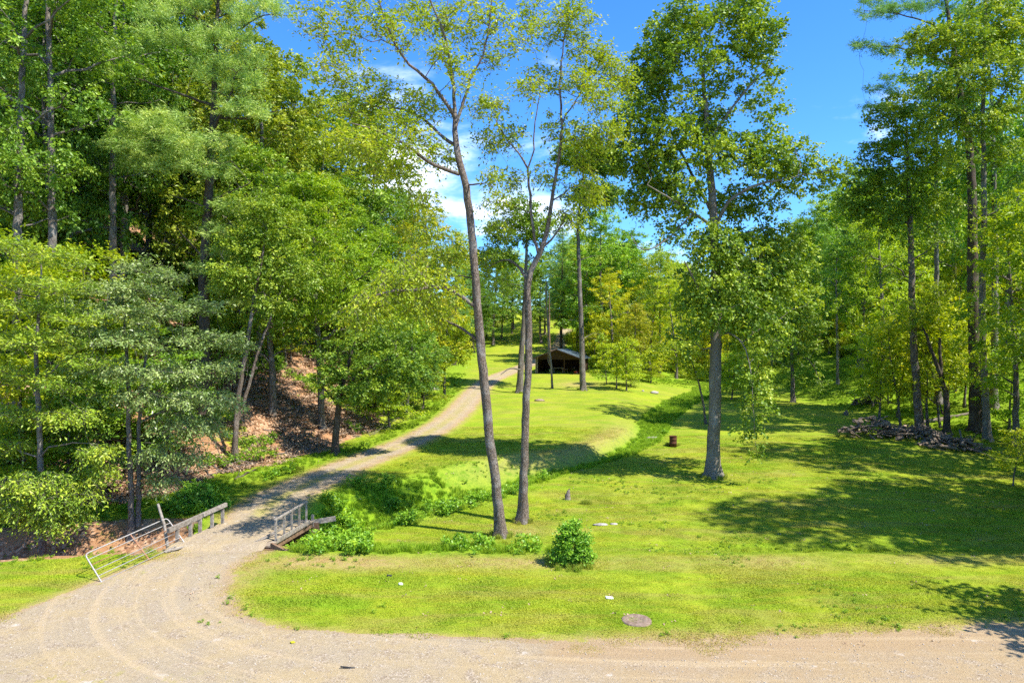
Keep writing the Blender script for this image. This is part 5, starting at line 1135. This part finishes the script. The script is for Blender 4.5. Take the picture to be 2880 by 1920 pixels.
mb = MB(); mb.add(*lathe([(0.01, 0), (.20, 0), (.26, .55), (.275, .55), (.275, .58), (.24, .58), (.19, .05), (.01, .05)]), True); mb.build('pail', BLUEM, bk)
MB().tube([(.26*math.cos(t), .05, .57+.16*math.sin(t)) for t in np.linspace(0, math.pi, 9)], .01, 5).build('handle', DARKM, bk)
sh = thing('saw_horse', 'low dark trestle inside the shed right of the bucket', 'trestle', inshed(.9, 1.2), -.1)
MB().box((0, 0, .62), (1.0, .1, .1)).build('top_beam', WOOD_BR, sh)
for a in (-.42, .42):
    for b in (-1, 1): bar((a, b*.28, 0), (a*.9, b*.04, .6), .06, .04, 'leg', WOOD_BR, sh)
mw = thing('push_mower', 'red push mower parked at the right side of the shed opening', 'mower', inshed(2.9, .5), .8)
MB().box((0, 0, .24), (.75, .55, .16)).box((.15, 0, .38), (.3, .3, .14)).build('deck', REDM, mw)
MB().add(*[np.array(v) if i == 0 else v for i, v in enumerate(lathe([(.01, .32), (.15, .32), (.15, .5), (.12, .54), (.01, .54)]))], True).build('engine_cap', DARKM, mw)
for a in (-.3, .3):
    for b in (-.31, .31):
        MB().tube([(a, b-.03, .13), (a, b+.03, .13)], .13, 12).build('wheel', DARKM, mw)
MB().tube([(-.35, -.22, .3), (-.95, -.22, .95), (-1.0, 0, 1.0), (-.95, .22, .95), (-.35, .22, .3)], .015, 6).build('handle', DARKM, mw)
# ------------------------------------------------------------------ woodpiles
def log_mesh(seed):
    r = np.random.default_rng(seed); n = 7; L_ = 1.0
    V = []; rad = 1+.14*r.standard_normal(n); bend = .12*r.standard_normal()
    for t in (-.5, 0, .5):
        for i in range(n):
            a = 2*math.pi*i/n; q = rad[i]*(1+.06*r.standard_normal()); V.append((t*L_, q*math.cos(a)+bend*(1-4*t*t), q*math.sin(a)))
    Q = [(j*n+i, j*n+(i+1) % n, (j+1)*n+(i+1) % n, (j+1)*n+i) for j in range(2) for i in range(n)]
    T_ = []; V += [(-.5, 0, 0), (.5, 0, 0)]; c0 = 3*n
    for i in range(n): T_ += [(c0, (i+1) % n, i), (c0+1, 2*n+i, 2*n+(i+1) % n)]
    return mesh_np('log', V, Q, T_, mi=[0]*len(Q)+[1]*len(T_), mats=[LOGM, LOGEND])
LOGS = [log_mesh(i) for i in range(9)]
def heap(name, label, lobes, n, seed, big=1.0):
    """lobes: (x,y,rx,ry,height)"""
    r = np.random.default_rng(seed); x0, y0 = lobes[0][:2]; z0 = hz(x0, y0)
    t = thing(name, label, 'woodpile', (x0, y0, z0))
    wts = np.array([l[2]*l[3] for l in lobes]); wts = wts/wts.sum()
    for i in range(n):
        l = lobes[int(r.choice(len(lobes), p=wts))]
        a = r.random()*6.28; q = r.random()**.6; x = l[0]+l[2]*q*math.cos(a); y = l[1]+l[3]*q*math.sin(a)
        surf = l[4]*max(0, 1-q*q)**.8
        z = hz(x, y)+.08+surf*(r.random()**.45)
        stick = r.random() < .34
        ln_ = (1.0+1.3*r.random() if stick else .45+.55*r.random())*big; rd = (.03+.03*r.random() if stick else .075+.10*r.random()**1.6)*big
        o = link('log', LOGS[int(r.integers(9))], t, loc=(x-x0, y-y0, z-z0), rot=(r.random()*6.28, .35*r.standard_normal(), r.random()*6.28), scale=(ln_, rd, rd*(.7+.4*r.random())))
    return t
pa = onground(2470, 1232); pb_ = onground(2560, 1235); pc = onground(2690, 1262)
heap('woodpile', 'long heap of weathered split logs and branches at the edge of the right hand woods', [(pa[0]-.3, pa[1]+.5, 3.0, 1.7, 1.6), (pb_[0]+.6, pb_[1]+.6, 3.1, 1.6, 1.05), (pc[0]-.2, pc[1]+.1, 2.3, 1.8, .9)], 295, 61)
pd = onground(2448, 1136)
heap('woodpile', 'small far heap of dark logs at the foot of the right hand slope', [(pd[0], pd[1]+.5, 1.7, 1.1, .9)], 70, 62, .95)
def fallen(name, label, cat, P_px, r0, mat=B_DEAD, seed=0, lift=.06, twigs=2):
    r = np.random.default_rng(seed); pts = np.array([onground(*p) for p in P_px]); c = pts[0].copy()
    pts = resample(pts, .4, r, .03); pts[:, 2] += lift
    g = ground_h(pts[:, 0], pts[:, 1]); pts[:, 2] = np.maximum(pts[:, 2], g+.4*r0)
    t = thing(name, label, cat, tuple(c))
    V, Q = tube(pts-c, np.linspace(r0, r0*.45, len(pts)), 7, .06, r); link('stem', mesh_np('stem', V, Q, smooth=True, mats=[mat]), t)
    for k in range(twigs):
        i = int(r.integers(1, len(pts)-1)); d = r.standard_normal(3)*.5; d[2] = abs(d[2])*.7+.1
        V, Q = tube(np.array([pts[i]-c, pts[i]-c+d*.5+r.standard_normal(3)*.08, pts[i]-c+d*1.3]), [r0*.4, r0*.3, r0*.1], 4); link('branch', mesh_np('branch', V, Q, smooth=True, mats=[mat]), t)
    return t
fallen('fallen_log', 'long grey fallen trunk lying on the slope behind the big woodpile', 'log', [(2590, 1192), (2700, 1172), (2810, 1150)], .22, seed=1)
fallen('fallen_branch', 'thin pale pole leaning out of the lower right end of the woodpile', 'branch', [(2715, 1262), (2760, 1282), (2800, 1300)], .05, seed=2, lift=.25, twigs=1)
fallen('fallen_log', 'short thick log on bare earth at the bank foot near the green shrub', 'log', [(612, 1292), (635, 1312), (655, 1330)], .13, B_WAL, 3)
fallen('fallen_branch', 'straight dead branch pointing down to the verge left of the driveway', 'branch', [(660, 1352), (700, 1330), (742, 1312)], .08, B_DARK, 4)
fallen('fallen_branch', 'dead branch lying across the middle of the littered bank', 'branch', [(760, 1280), (800, 1278), (828, 1270)], .06, B_DEAD, 5)
fallen('fallen_branch', 'dark branch lying high on the littered bank left of the little oak', 'branch', [(762, 1145), (800, 1158), (850, 1150)], .10, B_DARK, 6)
fallen('fallen_branch', 'pale crooked branch in the middle of the littered bank', 'branch', [(740, 1210), (790, 1215), (830, 1200)], .045, B_DEAD, 7)
for k, (pp, lab) in enumerate([([(560, 1290), (540, 1310), (512, 1325)], 'thick root snaking down the bank to the left, above the green shrub'), ([(565, 1288), (590, 1300), (618, 1325)], 'thick root snaking down the bank to the right, above the green shrub'), ([(560, 1295), (575, 1320), (600, 1345)], 'thin exposed root between the two thick ones on the bank')]):
    o = fallen('exposed_root', lab, 'root', pp, .11-.03*k, B_WAL, 10+k, .03, 1)
# ------------------------------------------------------------------ small things
q = onground(1893, 1256)
bl_ = thing('burn_barrel', 'rust brown steel drum standing in the long grass left of the lawn tree', 'barrel', tuple(q))
mb = MB(); mb.add(*lathe([(.01, .05), (.29, .0), (.29, .28), (.305, .30), (.29, .32), (.29, .58), (.305, .60), (.29, .62), (.29, .86), (.305, .88), (.28, .88), (.27, .1), (.01, .1)], 20), True); mb.build('drum', BARREL, bl_)
q = onground(1597, 1404)
st_ = thing('tree_stump', 'small jagged broken stump standing in the lawn right of the slender forked tree', 'stump', tuple(q))
V, Q = tube(np.array([(0, 0, -.1), (0, 0, .12), (.02, 0, .3), (.05, .02, .46), (.09, .02, .62)]), [.20, .15, .12, .085, .02], 9, .12, RG); link('broken_trunk', mesh_np('broken_trunk', V, Q, mats=[B_DEAD]), st_)
V, Q = tube(np.array([(-.06, -.03, 0), (-.12, -.03, .2), (-.13, -.02, .34)]), [.09, .06, .015], 6, .1, RG); link('splinter', mesh_np('splinter', V, Q, mats=[B_DARK]), st_)
def stone(name, label, px, py, sx, sy, sz, mat=STONE, cat='stone', seed=0):
    q = onground(px, py); r = np.random.default_rng(seed)
    V, Q = lathe([(.05, -.3), (.8, -.2), (1.0, .15), (.85, .55), (.45, .85), (.02, .95)], 10); V = np.array(V)*(1+.1*r.standard_normal((len(V), 1)))*[sx, sy, sz]
    o = link(name, mesh_np(name, V, Q, mats=[mat]), loc=tuple(q)); o['label'] = label; o['category'] = cat; return o
stone('boulder', 'pale flat boulder on the upper lawn right of the shed saplings', 1840, 1106, .55, .4, .35, seed=1)
stone('stone', 'small pale stone just left of the flat boulder', 1808, 1100, .18, .15, .18, seed=2)
stone('cut_stump', 'low pale cut stump on the grass below the shed', 1518, 1127, .6, .4, .22, LOGEND, 'stump', 3)
stone('cut_stump', 'short grey stump on the far lawn between the two woodpiles', 2380, 1168, .28, .26, .55, B_DEAD, 'stump', 4)
stone('flat_rock', 'bare pale rock surface in the worn patch right of the round bush', 1690, 1476, .42, .2, .10, seed=5)
stone('flat_rock', 'small bare rock at the right end of the worn patch', 1726, 1474, .22, .14, .07, seed=6)
stone('boulder', 'pale grey rock lying in the long grass left of the steel drum', 1836, 1236, .75, .28, .26, seed=7)
stone('stone', 'pale stone beside the driveway bank shrubs', 1222, 1096, .6, .35, .28, seed=8)
q = onground(1790, 1746)
t = thing('round_lid', 'round concrete lid sunk in the grass beside the gravel', 'lid', (q[0], q[1], q[2]-.01))
mb = MB(); mb.add(*lathe([(.50, -.05), (.48, .04), (.45, .06), (.25, .045), (.23, .03), (.02, .03)], 26), True); mb.build('slab', SLAB, t)
def litter(name, label, px, py, size, mat, rz):
    q = onground(px, py); o = link(name, MB().box((0, 0, size[2]/2+.015), size, (0.1, .15, 0)).mesh(name, mat), loc=tuple(q), rot=(0, 0, rz)); o['label'] = label; o['category'] = 'litter'
    return o
litter('white_scrap', 'white scrap lying on the mown strip, directly above the round lid', 1714, 1683, (.26, .12, .04), WHITEM, .1)
litter('pale_scrap', 'small grey white scrap on the mown strip, nearest the bridge', 1127, 1644, (.14, .10, .05), WHITEM, .6)
litter('dark_scrap', 'small dark scrap on the mown strip above the grey white scrap', 1095, 1621, (.18, .08, .05), DARKM, .2)
litter('dark_stick', 'short dark stick lying on the gravel', 978, 1879, (.40, .035, .03), DARKM, .1)
litter('yellow_leaf', 'single fallen yellow green leaf on the gravel', 823, 1808, (.13, .10, .02), simple_mat('yellow_leaf', (.30, .28, .01), (.4, .36, .02), 8, .6, .1), .8)
# ------------------------------------------------------------------ ground cover
def tuft(n, rad, h, w_, seed, lean=.35):
    r = np.random.default_rng(seed); a = r.random(n)*6.28; q = r.random(n)**.5*rad
    B = np.stack([q*np.cos(a), q*np.sin(a), np.full(n, -.01)], 1)
    hh = h*(.6+.7*r.random(n)); b = r.random(n)*6.28; dr = np.stack([np.cos(b), np.sin(b)], 1)*(lean*hh*(.3+r.random(n)))[:, None]
    s_ = np.stack([-np.sin(b), np.cos(b), 0*b], 1)*w_*.5
    T_ = B+np.column_stack([dr, hh]); M_ = B+np.column_stack([dr*.35, hh*.6])
    V = np.stack([B-s_, B+s_, M_+s_*.8, M_-s_*.8, T_], 1).reshape(-1, 3); k = np.arange(n)[:, None]*5
    Q = k+np.array([[0, 1, 2, 3]]); Tr = k+np.array([[3, 2, 4]])
    return mesh_np('tuft', V, Q, Tr, mats=[M_BLADE], attrs=dict(lv=np.repeat(r.random(n), 5)))
SHORT = [src_obj('source_short_grass', tuft(70, .36, .045, .018, 70+i, 1.3)) for i in range(4)]
LONG = [src_obj('source_long_grass', tuft(60, .22, .36, .022, 80+i, .6)) for i in range(4)]
def cover(n, xr, yr, seed, ybias=1.0):
    r = np.random.default_rng(seed); u = r.random(n)**ybias; y = yr[0]+(yr[1]-yr[0])*u
    x = xr[0]+(xr[1]-xr[0])*r.random(n); 
    k = np.abs(x) < y*.80+2; return x[k], y[k], r
x, y, r = cover(60000, (-48, 48), (19, 60), 90, 1.25)
li, lu, dr = masks(x, y); g = gravel_sd(x, y)+1.3*(vnoise(x, y, 1.1, 31)-.5)+.5*(vnoise(x, y, .35, 33)-.5)
k = (g > -.05) & (li < .3) & (lu < .65) & (r.random(len(x)) > .55*dr); x, y, lu, dr = x[k], y[k], lu[k], dr[k]
scatter('short_grass', np.column_stack([x, y, ground_h(x, y)]), r.random(len(x))*6.28, (.55+.55*r.random(len(x)))*(.6+.9*vnoise(x, y, 1.7, 41)), SHORT, attrs=dict(ilush=lu, idry=dr), label='short mown grass of the lawn and verges', category='grass')
x, y, r = cover(90000, (-48, 52), (22, 105), 91, 1.1)
li, lu, dr = masks(x, y); g = gravel_sd(x, y); dc = creek_cut(x, y)[2]
k = (g > .5) & (r.random(len(x)) < lu**2*.9) & (lu > .35) & (dr < .2) & ~((x > -15.5) & (x < -9.6) & (y > 29.5) & (y < 34.6)); x, y, lu, dr = x[k], y[k], lu[k], dr[k]
scatter('long_grass', np.column_stack([x, y, ground_h(x, y)]), r.random(len(x))*6.28, (.35+.55*r.random(len(x)))*(.5+.6*lu), LONG, attrs=dict(ilush=lu, idry=dr*.5), label='long rank grass along the creek and banks', category='grass')
# rank grass left by the mower round the trunks, posts and stones
hx, hy = [], []
for (bx, by, rr2, nn2) in [(-.51, 32.8, .42, 26), (.55, 35.4, .38, 22), (13.1, 44.6, .72, 46), (2.35, 27.7, .8, 30), (4.2, 38.6, .2, 8), (12.9, 55, .4, 16), (0.9, 84, .7, 16), (8.9, 86, .6, 20), (39.9, 58, .5, 26), (34.5, 60, 3.2, 90), (37.5, 58, 3.2, 90)]:
    a = RG.random(nn2)*6.28; q = rr2*(.85+.4*RG.random(nn2)); hx += list(bx+q*np.cos(a)); hy += list(by+q*np.sin(a)*.9)
hx = np.array(hx); hy = np.array(hy)
scatter('grass_fringe', np.column_stack([hx, hy, ground_h(hx, hy)]), RG.random(len(hx))*6.28, .35+.45*RG.random(len(hx)), LONG, attrs=dict(ilush=.5+0*hx, idry=.3+0*hx), label='uncut grass fringe round trunks and heaps', category='grass')
# fallen leaves
def leafpatch(seed, n, rad):
    r = np.random.default_rng(seed); a = r.random(n)*6.28; q = rad*r.random(n)**.5
    P_ = np.stack([q*np.cos(a), q*np.sin(a), .02+.05*r.random(n)], 1); b = r.random(n)*6.28; s_ = (.05+.06*r.random(n))[:, None]
    ax = np.stack([np.cos(b), np.sin(b), .5*r.standard_normal(n)], 1); wv = np.stack([-np.sin(b), np.cos(b), .5*r.standard_normal(n)], 1)
    V = np.stack([P_-ax*s_, P_+wv*s_*.6, P_+ax*s_, P_-wv*s_*.6], 1).reshape(-1, 3)
    return mesh_np('fallen_leaves', V, np.arange(n*4).reshape(-1, 4), mats=[M_FALL], attrs=dict(lv=np.repeat(r.random(n), 4), cv=np.repeat(r.random(n), 4)))
M_FALL = leaf_material('fallen_leaf', [(.0, (.14, .08, .045)), (.4, (.30, .19, .115)), (.75, (.46, .32, .20)), (1, (.60, .47, .33))], trans=.1, rough=.7, spec=.2, tcol=(1, 1, 1))
FL = [src_obj('source_leaf_patch', leafpatch(i, 70, .55)) for i in range(4)]
x, y, r = cover(9000, (-46, -6), (32, 75), 96); li = masks(x, y)[0]; d_ = sdist(x, y, TOE)
k = (r.random(len(x)) < li*.85) & (d_ > -.8) & (d_ < 20) & (vnoise(x, y, 1.9, 52) > .28); x, y = x[k], y[k]
scatter('leaf_litter', np.column_stack([x, y, ground_h(x, y)]), r.random(len(x))*6.28, .7+.6*r.random(len(x)), FL, label='dry brown leaf litter on the wooded bank', category='leaf litter')
FS = [src_obj('source_sparse_leaves', leafpatch(20+i, 5, .7)) for i in range(4)]
x, y, r = cover(450, (-14, 30), (20, 52), 97); k = (gravel_sd(x, y) > -1.5); x, y = x[k], y[k]
scatter('lawn_leaves', np.column_stack([x, y, ground_h(x, y)+.015]), r.random(len(x))*6.28, .3+.2*r.random(len(x)), FS, label='a few dry leaves blown over the lawn', category='leaves')
# broad leaved weeds
def weed(seed, hgt=.5):
    r = np.random.default_rng(seed); C = np.column_stack([.16*r.standard_normal((7, 2)), hgt*(.35+.6*r.random(7))])
    V, Q, lv, cv, tw = leaf_cloud(C, r, twigs=4, tl=.18, per=6, ln=.11, wd=.055, flat=.8, droop=.15, tilt=.6)
    return mesh_np('weed', V, Q, mats=[M_GREEN], attrs=dict(lv=lv, cv=cv))
WEED = [src_obj('source_weed', weed(200+i)) for i in range(4)]
x, y, r = cover(26000, (-30, 40), (25, 62), 92)
li, lu, dr = masks(x, y); g = gravel_sd(x, y); dpt, wid_, dc, qq_ = creek_cut(x, y)
pr = (lu > .5)*(vnoise(x, y, 1.6, 12) > .45)*np.interp(x, [-14, 0, 4, 40], [.42, .26, .05, .04])*np.interp(y, [30, 42, 45], [1, 1, .05])*(vnoise(x, y, 4.5, 77) > .3)+(.5*(y < 37)*(y > 32)*(x < -13.5)*(x > -17.5)*(li < .5))
k = (g > .7) & (r.random(len(x)) < pr) & (li < .6) & ~((x > -15.5) & (x < -9.6) & (y > 29.5) & (y < 34.6)); x, y = x[k], y[k]
scatter('weeds', np.column_stack([x, y, ground_h(x, y)]), r.random(len(x))*6.28, .35+1.1*r.random(len(x))**1.5, WEED, color=(.85, 1.08, .65), label='leafy green weeds growing in the creek bed', category='weeds')
x, y, r = cover(9000, (-28, 34), (18, 48), 98); g = gravel_sd(x, y)
k = (((g > .1) & (vnoise(x, y, 2.3, 61) > .74)) | ((np.abs(g-.1) < .35) & (vnoise(x, y, 1.2, 62) > .74)) | ((g < 0) & (g > -2.6) & (x < -9) & (y < 26) & (vnoise(x, y, .9, 63) > .72))) & ~((x > -15.5) & (x < -9.6) & (y > 28.5) & (y < 35)); x, y = x[k], y[k]
scatter('lawn_weeds', np.column_stack([x, y, ground_h(x, y)-.02]), r.random(len(x))*6.28, .12+.20*r.random(len(x)), WEED, color=(.9, 1.0, .6), label='low flat weeds in the lawn and gravel edge', category='weeds')
# low plants on the bank and hillside
x, y, r = cover(9000, (-60, -5), (28, 90), 93)
d_ = sdist(x, y, TOE); k = (d_ > .5) & (vnoise(x, y, 2.2, 15) > np.where(d_ < 12, .80, .45)) & (gravel_sd(x, y) > 1); x, y = x[k], y[k]
scatter('woodland_plants', np.column_stack([x, y, ground_h(x, y)]), r.random(len(x))*6.28, .5+.9*r.random(len(x)), WEED, color=(.8, .95, .7), label='low green plants scattered over the littered hillside', category='plants')
# loose twigs on the litter
def twigm(seed):
    r = np.random.default_rng(seed); mb = MB()
    for k in range(3):
        p0 = np.append(.3*r.standard_normal(2), .02); d = np.append(r.standard_normal(2), .25*abs(r.standard_normal())); d *= .5/np.linalg.norm(d[:2])
        mb.tube([p0, p0+d+.06*r.standard_normal(3), p0+2*d*(.6+.6*r.random())], [.016, .012, .005], 4, False)
    return mb.mesh('twig', B_DEAD)
TW = [src_obj('source_twig', twigm(i)) for i in range(5)]
x, y, r = cover(1500, (-40, -7), (34, 70), 94); d_ = sdist(x, y, TOE); k = (d_ > 0) & (d_ < 16); x, y = x[k], y[k]
scatter('fallen_twigs', np.column_stack([x, y, ground_h(x, y)+.01]), r.random(len(x))*6.28, .5+1.2*r.random(len(x))**2, TW, label='dead twigs strewn over the leaf litter', category='twigs')
# stones of the gravel
def peb(seed):
    r = np.random.default_rng(seed); V = np.array([(1, 0, 0), (0, 1, 0), (-1, 0, 0), (0, -1, 0), (0, 0, .8), (0, 0, -.8)])*(1+.25*r.standard_normal((6, 1)))
    T_ = [(0, 1, 4), (1, 2, 4), (2, 3, 4), (3, 0, 4), (1, 0, 5), (2, 1, 5), (3, 2, 5), (0, 3, 5)]
    return mesh_np('pebble', V, None, T_, mats=[M_PEB])
M_PEB = simple_mat('gravel_stone', (.26, .21, .15), (.52, .46, .38), 3, .95, .1)
PB = [src_obj('source_pebble', peb(i)) for i in range(5)]
x, y, r = cover(26000, (-34, 34), (16.5, 48), 95, 1.9)
g = gravel_sd(x, y); k = ((y < 33) | (polydist(x, y, DRIVE)[0] > .6)) & (g < .12*r.standard_normal(len(x))) & ~((x > -15.5) & (x < -9.6) & (y > 29.5) & (y < 34.6)); x, y = x[k], y[k]
scatter('loose_gravel', np.column_stack([x, y, ground_h(x, y)+.004]), r.random(len(x))*6.28, .010+.022*r.random(len(x))**2.5, PB, label='loose grey and tan gravel stones', category='gravel')
